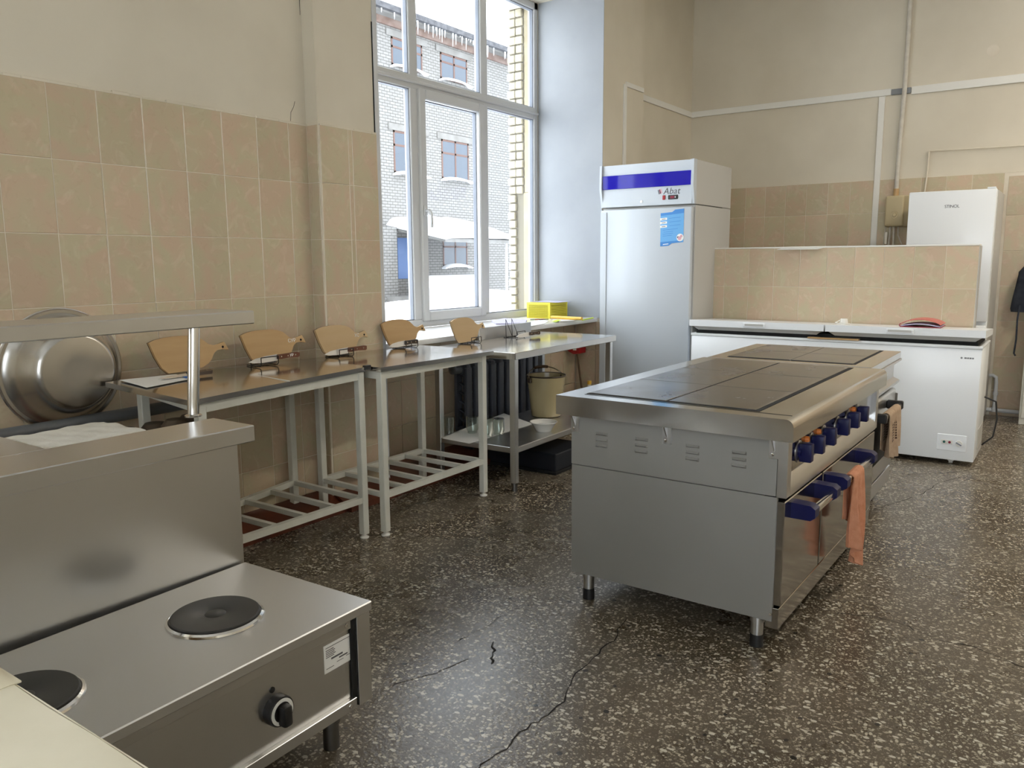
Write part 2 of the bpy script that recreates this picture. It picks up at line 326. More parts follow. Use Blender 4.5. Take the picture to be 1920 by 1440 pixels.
def text(name, s, size, m, parent, loc, rot, ext=.0006, shear=0, align='CENTER', space=1.0):
    cu = bpy.data.curves.new('t', 'FONT'); cu.body = s; cu.size = size; cu.extrude = ext; cu.shear = shear; cu.align_x = align; cu.align_y = 'CENTER'; cu.space_character = space
    t = bpy.data.objects.new('t', cu); C.objects.link(t)
    me = bpy.data.meshes.new_from_object(t.evaluated_get(bpy.context.evaluated_depsgraph_get()))
    bpy.data.objects.remove(t); me.materials.clear(); me.materials.append(M[m]); me.name = name
    me.transform(Matrix.Translation(loc) @ rot)
    if parent is not None: me.transform(wm(parent).inverted())
    o = bpy.data.objects.new(name, me); C.objects.link(o); o.parent = parent
    return o
RY = Matrix.Rotation(math.pi/2, 4, 'X')                                  # reads on a face that looks to -y
RX = Matrix.Rotation(math.pi/2, 4, 'Z') @ Matrix.Rotation(math.pi/2, 4, 'X')   # reads on a face that looks to +x
_tm = {}
def tile(parent, axis, u0, u1, z0, z1, face, m='tile', gap=.002, th=.009):
    """ceramic tile on plane axis=face looking to +x or -y; alike tiles share one mesh"""
    w, h = u1-u0-2*gap, z1-z0-2*gap
    if w < .004 or h < .004: return
    key = (axis, round(w, 4), round(h, 4), m)
    if key not in _tm:
        b = B()
        if axis == 'x': b.box(-.001, th, -w/2, w/2, -h/2, h/2, bev=.0014)
        else: b.box(-w/2, w/2, -th, .001, -h/2, h/2, bev=.0014)
        b.bm.normal_update(); me = bpy.data.meshes.new('tile'); b.bm.to_mesh(me); b.bm.free(); me.materials.append(M[m]); _tm[key] = me
    o = bpy.data.objects.new('tile', _tm[key]); C.objects.link(o)
    j = random.uniform(-.0008, .0008)
    p = Vector((face+j, (u0+u1)/2, (z0+z1)/2)) if axis == 'x' else Vector(((u0+u1)/2, face+j, (z0+z1)/2))
    o.parent = parent; o.location = wm(parent).inverted() @ p
    return o
ROWS = [2.131-.303*i for i in range(8)]; ROWS[7] = .0
CEIL = 4.1
XL, XP, XW, XU = -3.502, -3.41, -4.10, -3.67     # wall, pier face, window plane, wall below the window
YB, YH = 8.30, 6.62                              # back wall, low tiled partition
# ------------------------------------------------------------------ room shell
fl = struct(P('floor', 'floor', None, (-4.4, 4.5, -3.7, 8.5, -.1, 0)), 'dark grey terrazzo floor with pale chips')
struct(P('ceiling', 'ceiling', None, (-4.4, 4.5, -3.7, 8.5, CEIL, CEIL+.1)))
FWN = ((-.6, 1.6), (2.0, 4.0))
struct(P('wall_right', 'plaster', None, (4.2, 4.5, -3.4, 8.5, 0, CEIL)))
struct(P('wall_front', 'plaster', None, (-4.4, 4.5, -3.7, -3.4, 0, .9), (-4.4, 4.5, -3.7, -3.4, 3.6, CEIL), (-4.4, -.6, -3.7, -3.4, .9, 3.6), (1.6, 2.0, -3.7, -3.4, .9, 3.6), (4.0, 4.5, -3.7, -3.4, .9, 3.6)))
WT = 3.62                                         # window head
wl = struct(P('wall_left', 'plaster', None, (-4.4, XL, .35, 3.05, 0, CEIL), (-4.4, XL, -3.4, -3.05, 0, CEIL), (-4.4, XL, -3.05, .35, 0, .9), (-4.4, XL, -3.05, .35, WT, CEIL),
              (-4.4, XL, 6.96, 8.5, 0, CEIL), (-4.4, XP, 3.48, 6.2, WT, CEIL)), 'cream painted wall above beige marbled tiles')
pier = struct(P('wall_pier', 'plaster', None, (-4.4, XP, 3.045, 3.48, 0, CEIL)), 'shallow pier beside the window')
pil = struct(P('wall_pillar', 'plaster', None, (-4.137, XP, 6.203, 6.965, 0, CEIL)), 'pier between window and back corner')
rev = struct(P('wall_reveal', 'white_plaster', None, (-4.06, XP+.002, 6.197, 6.2025, .90, WT)), 'smooth white window reveal')
und = struct(P('wall_under_window', 'grout', None, (-4.4, XU, 3.48, 6.2, 0, .86)))
wb = struct(P('wall_back', 'plaster', None, (XL-.5, 4.5, YB, YB+.2, 0, CEIL)), 'cream back wall with tiled lower half')
hw = struct(P('wall_partition', 'grout', None, (-3.0, -.598, YH+.0022, YH+.115, 0, 1.489)), 'low partition wall faced with beige tiles')
P('cap', 'trunk', hw, (-3.0, -.596, YH-.004, YH+.118, 1.489, 1.500), bev=.002)
# grout beds behind the tiles
P('grout_bed', 'grout', wl, (XL, XL+.0105, .35, 3.030, 0, 2.128))
P('grout_bed', 'grout', wb, (XL+.001, 2.2, YB-.0105, YB, 0, 2.128))
P('grout_bed', 'grout', pier, (XP, XP+.0105, 3.036, 3.478, 0, 2.128), (-3.4915, XP, 3.0345, 3.045, 0, 2.128))
cols = [1.48+.2045*(i) for i in range(-6, 8)]+[3.040]
for a, c in zip(cols, cols[1:]):
    for r in range(7): tile(wl, 'x', a, c, ROWS[r+1], ROWS[r], XL+.0035)
for r in range(7):
    cs = [3.046, 3.252, 3.283, 3.478] if r < 3 else [3.046, 3.252, 3.478]
    for a, c in zip(cs, cs[1:]): tile(pier, 'x', a, c, ROWS[r+1], ROWS[r], XP+.0035)
    tile(pier, 'y', XL+.014, XP+.010, ROWS[r+1], ROWS[r], 3.0415)
bx = [-3.49+.2035*i for i in range(15)]; bx[-1] = -.60
for a, c in zip(bx, bx[1:]):
    for r in range(7): tile(wb, 'y', a, c, ROWS[r+1], ROWS[r], YB-.0035)
ro = [2.10, 1.765, 1.462, 1.158, .849, .535, .23, 0]
for i in range(9):
    for r in range(7): tile(wb, 'y', -.57+i*.275, -.57+(i+1)*.275, ro[r+1], ro[r], YB-.0035)
P('grout_strip', 'wood_edge', wb, (-.598, -.574, YB-.006, YB-.001, 0, 2.1))
hx = [-.598-.2068*i for i in range(12)]
for a, c in zip(hx[1:], hx):
    for i in range(5):
        z1 = 1.489-.308*i; tile(hw, 'y', a, c, max(0, z1-.308), z1, YH+.009)
for i in range(5):
    z1 = 1.489-.308*i; b = B().box(-.598, -.590, YH+.012, YH+.112, max(0, z1-.308)+.0015, z1-.0015); b.out('tile', 'grey_side', hw)
for i in range(13):
    for r in range(4, 7): tile(und, 'x', 3.49+i*.208, min(6.19, 3.49+(i+1)*.208), ROWS[r+1], min(.86, ROWS[r]), XU)
for r in range(4, 7):
    for a, c in ((XU+.012, XU+.215), (XU+.215, XP+.008)): tile(pil, 'y', a, c, ROWS[r+1], min(.868, ROWS[r]), 6.203)
    for i in range(4): tile(pil, 'x', 6.205+i*.19, 6.205+(i+1)*.19, ROWS[r+1], ROWS[r], XP)
for r in range(4):
    for i in range(4): tile(pil, 'x', 6.205+i*.19, 6.205+(i+1)*.19, ROWS[r+1], ROWS[r], XP)
# ragged plaster lip over the tiles
def lip(name, parent, axis, u0, u1, face, z):
    b = B(); u = u0
    while u < u1:
        w = random.uniform(.04, .16); v = min(u1, u+w); h = random.uniform(.004, .013)
        if axis == 'x': b.box(face, face+.0115, u, v, z-.003, z+h, bev=.002)
        else: b.box(u, v, face-.0115, face, z-.003, z+h, bev=.002)
        u = v
    return b.out(name, 'plaster', parent)
lip('plaster_lip', wl, 'x', .35, 3.04, XL, 2.131); lip('plaster_lip', pier, 'x', 3.05, 3.478, XP, 2.131); lip('plaster_lip', wb, 'y', -3.48, .5, YB, 2.128)
# red-brown painted plinth along the window wall, and a bit at the back wall
b = B()
b.prism([(XL+.01, .4, 0), (XL+.21, .4, 0), (XL+.21, .4, .035), (XL+.14, .4, .05), (XL+.09, .4, .085), (XL+.01, .4, .10)], (0, 2.645, 0))
b.prism([(XP+.01, 3.045, 0), (XP+.15, 3.045, 0), (XP+.15, 3.045, .035), (XP+.09, 3.045, .05), (XP+.01, 3.045, .095)], (0, .435, 0))
b.prism([(XU+.01, 3.48, 0), (XP+.15, 3.48, 0), (XP+.15, 3.48, .035), (XP+.06, 3.48, .05), (XU+.01, 3.48, .07)], (0, 1.6, 0))
struct(b.out('baseboard_left', 'brown'), 'red-brown painted plinth under the tables')
b = B(); b.prism([(-.55, YB-.012, 0), (.6, YB-.012, 0), (.6, YB-.012, .10), (-.1, YB-.012, .06), (-.3, YB-.012, .12), (-.42, YB-.012, .10), (-.55, YB-.012, .14)], (0, .004, 0)); struct(b.out('baseboard_back', 'brown'))
def wcrack(parent, pts, w):
    b = B(); b.tube(pts, w, 5); b.out('crack', 'crack', parent)
wcrack(wl, [(XL+.001, 3.030, 3.00), (XL+.001, 3.034, 2.96), (XL+.001, 3.036, 2.93), (XL+.001, 3.028, 2.90), (XL+.001, 3.037, 2.86), (XL+.001, 3.036, 2.70)], [.002, .004, .006, .003, .002, .001])
wcrack(wl, [(XL+.0005, 2.94, 2.145), (XL+.0005, 2.945, 2.19), (XL+.0005, 2.965, 2.22), (XL+.0005, 2.975, 2.25)], .0012)
P('edge_gap', 'gap', pier, (XP+.0002, XP+.0022, 3.470, 3.4782, 2.14, 2.75))
# floor cracks traced along the floor
def crack(pts, w=.0035):
    q = [PZ(x, y, 0) for x, y in pts]; r = []
    for a, c in zip(q, q[1:]):
        for k in range(4): r.append(a.lerp(c, k/4)+Vector((random.uniform(-.008, .008), random.uniform(-.008, .008), 0)))
    r.append(q[-1]); b = B(); t = bmesh.new(); prev = None
    for i, p in enumerate(r):
        d = (r[min(i+1, len(r)-1)]-r[max(i-1, 0)]).normalized(); s = Vector((-d.y, d.x, 0))*w*random.uniform(.4, 1.3)*.5
        cur = (t.verts.new(p+s+Vector((0, 0, .0008))), t.verts.new(p-s+Vector((0, 0, .0008))))
        if prev: t.faces.new((prev[0], prev[1], cur[1], cur[0]))
        prev = cur
    b.merge(t); b.out('crack', 'crack', fl)
crack([(1175, 1160), (1150, 1200), (1108, 1235), (1072, 1275), (1062, 1310), (1030, 1340), (985, 1365), (960, 1395), (905, 1432), (880, 1470)], .005)
crack([(1640, 955), (1690, 940), (1730, 925), (1760, 905), (1800, 895)], .004)
crack([(1570, 1150), (1640, 1155), (1700, 1175), (1760, 1200), (1830, 1215), (1930, 1255)], .0035)
crack([(840, 985), (920, 992), (1010, 1000), (1070, 1003)], .0035)
crack([(720, 1290), (770, 1275), (830, 1258), (880, 1235)], .003)
crack([(860, 1200), (905, 1178), (940, 1155)], .003)
crack([(1700, 890), (1790, 886), (1850, 876), (1910, 880)], .004)
crack([(924, 1205), (926, 1225), (922, 1245)], .008)
# ------------------------------------------------------------------ windows
def window(name, y0, y1, muls, z0, z1, ztr, sash=None):
    w = bpy.data.objects.new(name, None); C.objects.link(w); w.location = (XW, (y0+y1)/2, z0); struct(w, 'tall white plastic window onto a snowy yard' if sash is not None else None)
    fr = .06
    P('frame', 'pvc', w, (XW-.035, XW+.035, y0, y0+fr, z0, z1), (XW-.035, XW+.035, y1-fr, y1, z0, z1), (XW-.035, XW+.035, y0, y1, z0, z0+fr), (XW-.035, XW+.035, y0, y1, z1-fr, z1), bev=.006)
    for y in muls: P('mullion', 'pvc', w, (XW-.035, XW+.033, y-.045, y+.045, z0+fr, z1-fr), bev=.006)
    P('transom', 'pvc', w, (XW-.035, XW+.034, y0+fr, y1-fr, ztr-.05, ztr+.05), (XW+.03, XW+.05, y0+fr*.2, y1-.005, ztr-.012, ztr+.012), bev=.006)
    ys = [y0+.015]+list(muls)+[y1-.015]
    for i, (a, c) in enumerate(zip(ys, ys[1:])):
        for j, (lo, hi) in enumerate(((z0, ztr), (ztr, z1))):
            a2, c2, l2, h2 = a+.045, c-.045, lo+(.06 if j == 0 else .05), hi-(.05 if j == 0 else .06)
            if sash == i and j == 0:
                sh = P('sash', 'pvc', w, (XW-.02, XW+.058, a2-.015, a2+.055, l2-.015, h2+.015), (XW-.02, XW+.058, c2-.055, c2+.015, l2-.015, h2+.015),
                       (XW-.02, XW+.058, a2+.055, c2-.055, l2-.015, l2+.06), (XW-.02, XW+.058, a2+.055, c2-.055, h2-.06, h2+.015), bev=.008)
                zz = PX(797, 395, XW+.06).z; yy = a2+.02
                hb = B(); hb.box(XW+.057, XW+.068, yy-.016, yy+.016, zz-.04, zz+.04, bev=.004); hb.cyl((XW+.065, yy, zz), (XW+.105, yy, zz), .011); hb.tube([(XW+.10, yy, zz), (XW+.11, yy+.01, zz-.02), (XW+.112, yy+.014, zz-.07), (XW+.108, yy+.018, zz-.125)], .010)
                hb.out('handle', 'pvc', sh)
                a2 += .055; c2 -= .055; l2 += .06; h2 -= .06
            gk = P('gasket', 'gasket', w, (XW-.012, XW+.02, a2, a2+.006, l2, h2), (XW-.012, XW+.02, c2-.006, c2, l2, h2), (XW-.012, XW+.02, a2, c2, l2, l2+.006), (XW-.012, XW+.02, a2, c2, h2-.006, h2))
            P('pane', 'glass', w, (XW-.003, XW+.003, a2+.004, c2-.004, l2+.004, h2-.004))
    return w
window('window_1', 3.48, 6.2, (4.56, 5.41), .905, WT, 2.69, sash=1)
window('window_2', -3.05, .35, (-1.95, -.75), .905, WT, 2.69)  # unseen window behind the camera, added to let in fill light
def fill_window(name, axis, a, c, at):
    w = bpy.data.objects.new(name, None); C.objects.link(w); struct(w); w.location = (at, (a+c)/2, .9) if axis == 'x' else ((a+c)/2, at, .9)
    def bx(u0, u1, z0, z1, t): return (at-t, at+t, u0, u1, z0, z1) if axis == 'x' else (u0, u1, at-t, at+t, z0, z1)
    m = (a+c)/2
    P('frame', 'pvc', w, bx(a, a+.06, .9, 3.6, .035), bx(c-.06, c, .9, 3.6, .035), bx(a, c, .9, .96, .034), bx(a, c, 3.54, 3.6, .034)); P('mullion', 'pvc', w, bx(m-.04, m+.04, .9, 3.6, .032)); P('transom', 'pvc', w, bx(a, c, 2.65, 2.73, .031))
    for u0, u1 in ((a+.06, m-.04), (m+.04, c-.06)):
        for z0, z1 in ((.96, 2.65), (2.73, 3.54)): P('pane', 'glass', w, bx(u0, u1, z0, z1, .003))
for i, (a, c) in enumerate(FWN): fill_window('window_%d' % (3+i), 'y', a, c, -3.55)  # unseen front wall windows, added to light faces turned to the camera
sl = P('trim_1', 'sill', None, (XW+.03, -3.435, 3.49, 6.19, .868, .905), bev=.008, seg=2); struct(sl, 'white window sill board')
tr = P('trim_2', 'pvc', None, (XP-.03, XP+.006, 3.478, 3.512, .0, WT), bev=.002); struct(tr, 'white corner strip on pier edge')
struct(P('trim_3', 'sill', None, (XW+.03, XL+.03, -3.04, .34, .87, .905)))
# yellow brick outer jamb of this building
jam = struct(P('wall_outer_jamb', 'joint', None, (-4.398, -4.14, 6.235, 6.9, .3, CEIL)), 'weathered yellow brick outer jamb of the window')
b = B(); b.box(-4.24, -4.14, 6.22, 6.24, .3, 2.02, bev=.004); b.box(-4.235, -4.14, 6.226, 6.24, 2.02, CEIL, bev=.006); b.out('render_patch', 'mortar', jam)
bmesh_cache = {}
for i in range(40):
    z = .86+i*.077
    for (x0, x1) in ((-4.395+random.uniform(-.006, .008), -4.318), (-4.312, -4.245)) if i % 2 else ((-4.405, -4.322+random.uniform(-.004, .004)), (-4.318, -4.24)):
        if z < 2.0 and x0 > -4.33: continue
        bb = B(); bb.box(x0, x1, 6.212-random.uniform(0, .012), 6.24, z, z+.064, bev=.006); bb.out('brick', 'brick_y', jam)
# ------------------------------------------------------------------ fill lamps added above the frame to brighten the back
def lamp(label, x, y, watt):
    t = thing('fill_lamp', label, 'lamp', (x, y, CEIL-.10), 'added fill lamps')
    P('housing', 'white_metal', t, (x-.10, x+.10, y-.65, y+.65, CEIL-.06, CEIL), bev=.01)
    for dx in (-.05, .05):
        b = B(); b.cyl((x+dx, y-.6, CEIL-.08), (x+dx, y+.6, CEIL-.08), .013, n=12); b.out('tube', M['tube'], t)
    ld = bpy.data.lights.new('fill_light', 'AREA'); ld.shape = 'RECTANGLE'; ld.size = .18; ld.size_y = 1.2; ld.energy = watt; ld.color = (1.0, .92, .80)
    lo = bpy.data.objects.new('fill_light', ld); C.objects.link(lo); lo.parent = t; lo.location = (0, 0, -.02)
M['tube'] = mat('fill_tube', (.9, .9, .9), .4); M['tube'].node_tree.nodes['Principled BSDF'].inputs['Emission Color'].default_value = (1, .9, .75, 1); M['tube'].node_tree.nodes['Principled BSDF'].inputs['Emission Strength'].default_value = 4  # glowing tubes of the added fill lamps
lamp('unseen fill lamp added above the freezer aisle', 1.1, 5.2, 46)
lamp('unseen fill lamp added close to the back wall', 1.3, 7.3, 34)
# ------------------------------------------------------------------ yard outside
XF = -20.0
def F2(px, py): return PX(px, py, XF)
g = B(); random.seed(3)
def snowz(x, y): return .0+.12*math.sin(x*.9+y*.5)+.10*math.sin(x*.35-y*.7)+(.25 if x < -16 else 0)
g.grid(60, 70, lambda u, v: Vector((-4.42-u*15.55, -6+v*60, snowz(-4.42-u*15.55, -6+v*60)-.1)))
sn = g.out('snow_ground', 'snow'); sn['kind'] = 'stuff'; tag(sn, 'deep white snow covering the yard outside', 'snow')
bd = thing('brick_building', 'white brick building across the snowy yard with brown windows', 'building', (XF-4, 24, 0))
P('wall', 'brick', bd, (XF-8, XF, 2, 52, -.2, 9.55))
P('cornice', 'redbrick', bd, (XF-.1, XF+.10, 2, 52, 9.36, 9.62))
P('roof', 'roofing', bd, (XF-8, XF+.62, 1.6, 52.4, 9.66, 9.84)); P('eave_board', 'concrete', bd, (XF-.1, XF+.45, 2, 52, 9.60, 9.69))
sb = B(); sb.grid(30, 8, lambda u, v: Vector((XF+.30-v*8, 1.6+u*50.8, 9.80+.10*min(1, v*6)+.03*math.sin(u*60)*(1-v)+.5*v)), .05); sb.out('roof_snow', 'snow', bd)
ic = B()
for i in range(60):
    y = random.uniform(19, 29); ic.cyl((XF+.5, y, 9.69), (XF+.5, y, 9.69-random.uniform(.08, .5)), .03, .002, 6)
ic.out('icicles', 'ice', bd)['kind'] = 'stuff'
ro2 = B(); ro2.box(XF-9, XF-8.2, 26.5, 50, 9.5, 11.0); ro2.out('rear_block', 'roofing', bd)
def fwin(y0, y1, z0, z1, m='far_glass'):
    w = P('window', 'win_wood', bd, (XF-.06, XF+.015, y0, y0+.07, z0, z1), (XF-.06, XF+.015, y1-.07, y1, z0, z1), (XF-.06, XF+.015, y0, y1, z0, z0+.07), (XF-.06, XF+.015, y0, y1, z1-.07, z1),
          (XF-.06, XF+.015, (y0+y1)/2-.04, (y0+y1)/2+.04, z0, z1), (XF-.06, XF+.015, y0, y1, z0+(z1-z0)*.66-.035, z0+(z1-z0)*.66+.035))
    P('pane', m, w, (XF-.02, XF+.006, y0+.02, y1-.02, z0+.02, z1-.02))
    P('lintel', 'concrete', bd, (XF-.02, XF+.04, y0-.25, y1+.25, z1, z1+.22))
    s2 = B(); s2.grid(10, 4, lambda u, v: Vector((XF+.01+.22*v, y0-.1+u*(y1-y0+.2), z0-.05+.16*math.sin(math.pi*u)**.5*(1-v*v*.6))), .05); s2.out('sill_snow', 'snow', bd)
for c0 in (22.1, 24.7, 14.5, 17.1, 31.5, 34.1):
    fwin(c0-.8, c0+.8, 8.12, 9.06); fwin(c0-.82, c0+.82, 4.50, 5.95)
for c0 in (24.6, 14.5, 17.1, 31.5, 34.1): fwin(c0-.75, c0+.75, 1.22, 2.35)
# porch with snow-laden canopy
pa = F2(742, 450); pb = F2(768, 510)
P('door', 'blue_door', bd, (XF-.02, XF+.05, 21.3, 22.4, .8, 2.25)); P('door_frame', 'concrete', bd, (XF-.02, XF+.03, 21.1, 21.3, .8, 2.5), (XF-.02, XF+.03, 22.4, 22.6, .8, 2.5))
cz = 3.0
cb = B(); cb.hexa([(XF, 20.9, 2.55), (XF+2.6, 20.9, 2.05), (XF+2.6, 25.4, 2.05), (XF, 25.4, 2.55), (XF, 20.9, 2.67), (XF+2.6, 20.9, 2.17), (XF+2.6, 25.4, 2.17), (XF, 25.4, 2.67)]); cb.out('canopy', 'concrete', bd)
cs = B(); cs.grid(24, 10, lambda u, v: Vector((XF+.0+v*2.7, 20.8+u*4.7, 2.68-v*.5+(.42+.05*math.sin(u*19))*max(0, math.sin(math.pi*min(1, max(0, u*1.0)))**.4)*(1-v**4*.8))), .06); cs.out('canopy_snow', 'snow', bd)
for y in (23.0, 24.6): 
    pb2 = B(); pb2.cyl((XF+2.45, y, -.1), (XF+2.45, y, 2.1), .05, n=10); pb2.out('post', 'pvc', bd)
P('porch_wall', 'pvc', bd, (XF+2.3, XF+2.4, 19.9, 23.2, -.1, .88), (XF+.1, XF+2.4, 23.2, 23.3, -.1, .80)); P('porch_slab', 'concrete', bd, (XF, XF+2.35, 20.2, 23.2, -.2, .22))
P('handrail', 'clip', bd, (XF+2.28, XF+2.42, 19.9, 23.3, .88, .95))
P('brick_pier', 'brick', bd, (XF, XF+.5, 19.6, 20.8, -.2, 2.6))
# ------------------------------------------------------------------ heating pipe and radiator
b = B(); b.tube([(-3.375, .36, .742), (-3.375, 1.5, .743), (-3.375, 3.0, .762), (-3.375, 3.95, .772)], .027, 14)
for y in (.6, 1.3, 2.35): b.cyl((XL+.0145, y, .745), (-3.375, y, .745), .008, n=8)
pp = one(b, 'heating_pipe', 'pipe', 'dark grey heating pipe running along the tiled wall behind the tables', 'pipe')
rd = thing('radiator', 'dark grey cast iron radiator under the window behind the steel table', 'radiator', (-3.53, 4.85, .15))
def rsec(y, first=False):
    b = B()
    b.box(-3.585, -3.555, y-.033, y+.033, .20, .66, bev=.010, seg=2); b.box(-3.495, -3.465, y-.033, y+.033, .20, .66, bev=.010, seg=2)
    b.cyl((-3.525, y-.045, .64), (-3.525, y+.045, .64), .032, n=12); b.cyl((-3.525, y-.045, .205), (-3.525, y+.045, .205), .032, n=12)
    b.box(-3.58, -3.47, y-.026, y+.026, .625, .685, bev=.016, seg=2); b.box(-3.58, -3.47, y-.026, y+.026, .165, .225, bev=.016, seg=2)
    for k in range(6):
        z = .25+k*.065; b.hexa([(-3.56, y-.012, z+.035), (-3.49, y-.012, z), (-3.49, y+.012, z), (-3.56, y+.012, z+.035), (-3.56, y-.012, z+.045), (-3.49, y-.012, z+.01), (-3.49, y+.012, z+.01), (-3.56, y+.012, z+.045)])
    return b.out('section', 'radiator', rd)
b = B(); b.tube([(-3.375, 3.952, .772), (-3.38, 4.06, .768), (-3.42, 4.16, .74), (-3.46, 4.20, .69), (-3.49, 4.24, .655), (-3.52, 4.35, .645)], .027, 14); b.out('supply_pipe', 'pipe', rd)
s0 = rsec(4.40)
for i in range(1, 10):
    o = s0.copy(); C.objects.link(o); o.location = (0, i*.097, 0)
b = B()
for y in (4.45, 5.2): b.box(-3.57, -3.48, y-.012, y+.012, 0, .17); b.box(-3.60, -3.45, y-.02, y+.02, 0, .012)
b.out('foot', 'radiator', rd)
# ------------------------------------------------------------------ white framed tables
def legs_table(name, label, top, legs, gz, n, xr, yr, group=None, feet=True):
    """top: 4 corner points FL,FR,BR,BL ; legs: (x,y) FL,FR,BR,BL"""
    cx = sum(p[0] for p in top)/4; cy = sum(p[1] for p in top)/4
    t = thing(name, label, 'table', (cx, cy, 0), group)
    FL, FR, BR, BL = [Vector(p) for p in top]
    b = B(); NU, NV = 12, 8
    b.grid(NU, NV, lambda u, v: (FL.lerp(FR, u)).lerp(BL.lerp(BR, u), v), .004)
    dz = Vector((0, 0, -.022))
    for a, c in ((FL, FR), (FR, BR), (BR, BL), (BL, FL)):
        n2 = (c-a).cross(Vector((0, 0, 1))).normalized()*.003
        b.hexa([a+dz-n2, c+dz-n2, c+dz, a+dz, a-n2, c-n2, c, a])
    b.out('tabletop', 'steel_top', t)
    hs = []
    for (x, y), p in zip(legs, (FL, FR, BR, BL)): hs.append(p.z-.024)
    for (x, y), h in zip(legs, hs):
        lg = B(); lg.box(x-.019, x+.019, y-.019, y+.019, .022, h, bev=.003); lo = lg.out('leg', 'white_paint', t)
        if feet: fb = B(); fb.lathe([(.0, .0), (.022, .0), (.024, .006), (.013, .014), (.008, .016), (.008, .03)], (x, y, 0), n=16); fb.out('foot', 'bowl', lo)
    b = B()
    for i in range(4):
        (x0, y0), (x1, y1) = legs[i], legs[(i+1) % 4]; z0, z1 = hs[i]-.02, hs[(i+1) % 4]-.02
        a, c = Vector((x0, y0, z0)), Vector((x1, y1, z1)); d = (c-a).normalized(); s = Vector((-d.y, d.x, 0))*.015; u = Vector((0, 0, .019))
        b.hexa([a-s-u, c-s-u, c+s-u, a+s-u, a-s+u, c-s+u, c+s+u, a+s+u])
    b.out('apron_frame', 'white_paint', t)
    def bar(a, c, r, nm):
        a, c = Vector(a), Vector(c); d = (c-a).normalized(); s = Vector((-d.y, d.x, 0))*r; u = Vector((0, 0, r)); q = B()
        q.hexa([a-s-u, c-s-u, c+s-u, a+s-u, a-s+u, c-s+u, c+s+u, a+s+u]); return q.out(nm, 'white_paint', t)
    L = [Vector((x, y, gz)) for x, y in legs]
    bar(L[0], L[1], .015, 'lower_rail'); bar(L[3], L[2], .015, 'lower_rail')
    for i in range(n): f = i/(n-1); bar(L[0].lerp(L[1], f), L[3].lerp(L[2], f), .012, 'shelf_bar')
    return t
BLC = (-3.325, PX(197, 711, -3.325).y, .907)
t1 = legs_table('work_table', 'white framed steel topped table with a drooping sheet corner beside the pot basin',
    [(-2.87, 1.835, .857), (-2.868, 2.838, .886), (-3.475, 2.838, .888), BLC], [(-2.905, 1.90), (-2.895, 2.785), (-3.448, 2.80), (-3.27, 1.87)], .205, 6, 0, 0)
sm = B(); sm.tube([(-2.869, 2.335, .8735), (-3.47, 2.335, .8935)], .0022, 6); sm.out('sheet_seam', 'white_paint', t1)
t2 = legs_table('work_table', 'white framed steel topped table standing between another white table and the steel shelf table',
    [(-2.80, 2.845, .882), (-2.768, 3.745, .882), (-3.392, 3.76, .884), (-3.392, 2.845, .884)], [(-2.832, 2.875), (-2.84, 3.725), (-3.325, 3.725), (-3.325, 2.90)], .215, 6, 0, 0)
P('corner_cap', 'black', t1, (-2.885, -2.862, 2.80, 2.842, .868, .892), bev=.003)
# ------------------------------------------------------------------ steel table with shelf
t3 = thing('steel_table', 'stainless steel table with lower shelf and back upstand before the radiator', 'table', (-3.045, 4.535, 0))
P('tabletop', 'steel_top', t3, (-3.37, -2.72, 3.87, 5.20, .818, .860), bev=.003)
P('upstand', 'steel', t3, (-3.373, -3.355, 4.38, 5.04, .858, .945), bev=.003)
for x, y in ((-2.755, 3.905), (-2.755, 5.155), (-3.335, 3.905), (-3.335, 5.155)):
    lo = P('leg', 'steel', t3, (x-.02, x+.02, y-.02, y+.02, .05, .82), bev=.003)
    fb = B(); fb.cyl((x, y, .035), (x, y, .052), .021, n=16); fb.cyl((x, y, 0), (x, y, .036), .017, .015, 16); fb.out('foot', 'steel_dark', lo)
P('shelf', 'steel', t3, (-3.35, -2.74, 3.89, 5.17, .238, .275), bev=.003)
t3.rotation_euler[2] = math.radians(1.2)
SZ = .2755
# things on the shelf
def lathe_thing(name, label, cat, m, prof, c, group=None, n=28):
    t = thing(name, label, cat, c, group); b = B(); b.lathe(prof, c, n=n); b.out('body', m, t); return t
c = PZ(1024, 779, SZ); bk = thing('enamel_bucket', 'cream enamel bucket with dark rim and wire handle on the steel shelf', 'bucket', c)
b = B(); b.lathe([(0, .004), (.100, .004), (.103, .0), (.106, .004), (.112, .05), (.128, .20), (.131, .215), (.130, .225), (.136, .245), (.135, .255), (.142, .30), (.139, .30), (.126, .20), (.104, .012), (0, .012)], c, n=40); b.out('body', 'cream_enamel', bk)
b = B(); b.lathe([(.139, .297), (.144, .295), (.146, .300), (.144, .305), (.139, .303), (.139, .297)], c, n=40); b.out('rim', 'brown_rim', bk)
b = B(); b.lathe([(.100, .0015), (.106, .0015), (.108, .004), (.104, .006), (.1, .0015)], c, n=40); b.out('base_ring', 'brown_rim', bk)
hp = [c+Vector((0, 0, .292))+Vector((.35, .94, 0))*(.15*math.cos(a))*1.0+Vector((-.15*.94*0-.06*math.sin(a), .02*math.sin(a), .065*math.sin(a))) for a in [math.pi*k/16 for k in range(17)]]
b = B(); b.tube(hp, .004, 8); ho = b.out('handle', 'chrome', bk)
b = B(); b.tube(hp[6:11], .011, 10); b.out('grip', 'wood_edge', ho)
for sg in (1, -1): e = c+Vector((.35, .94, 0))*(.146*sg)+Vector((0, 0, .275)); b = B(); b.box(e.x-.012, e.x+.012, e.y-.012, e.y+.012, e.z-.02, e.z+.02, bev=.005); b.out('ear', 'brown_rim', bk)
c = PZ(1019, 808, SZ); bw = thing('enamel_bowl', 'small white enamel bowl in front of the bucket on the steel shelf', 'bowl', c)
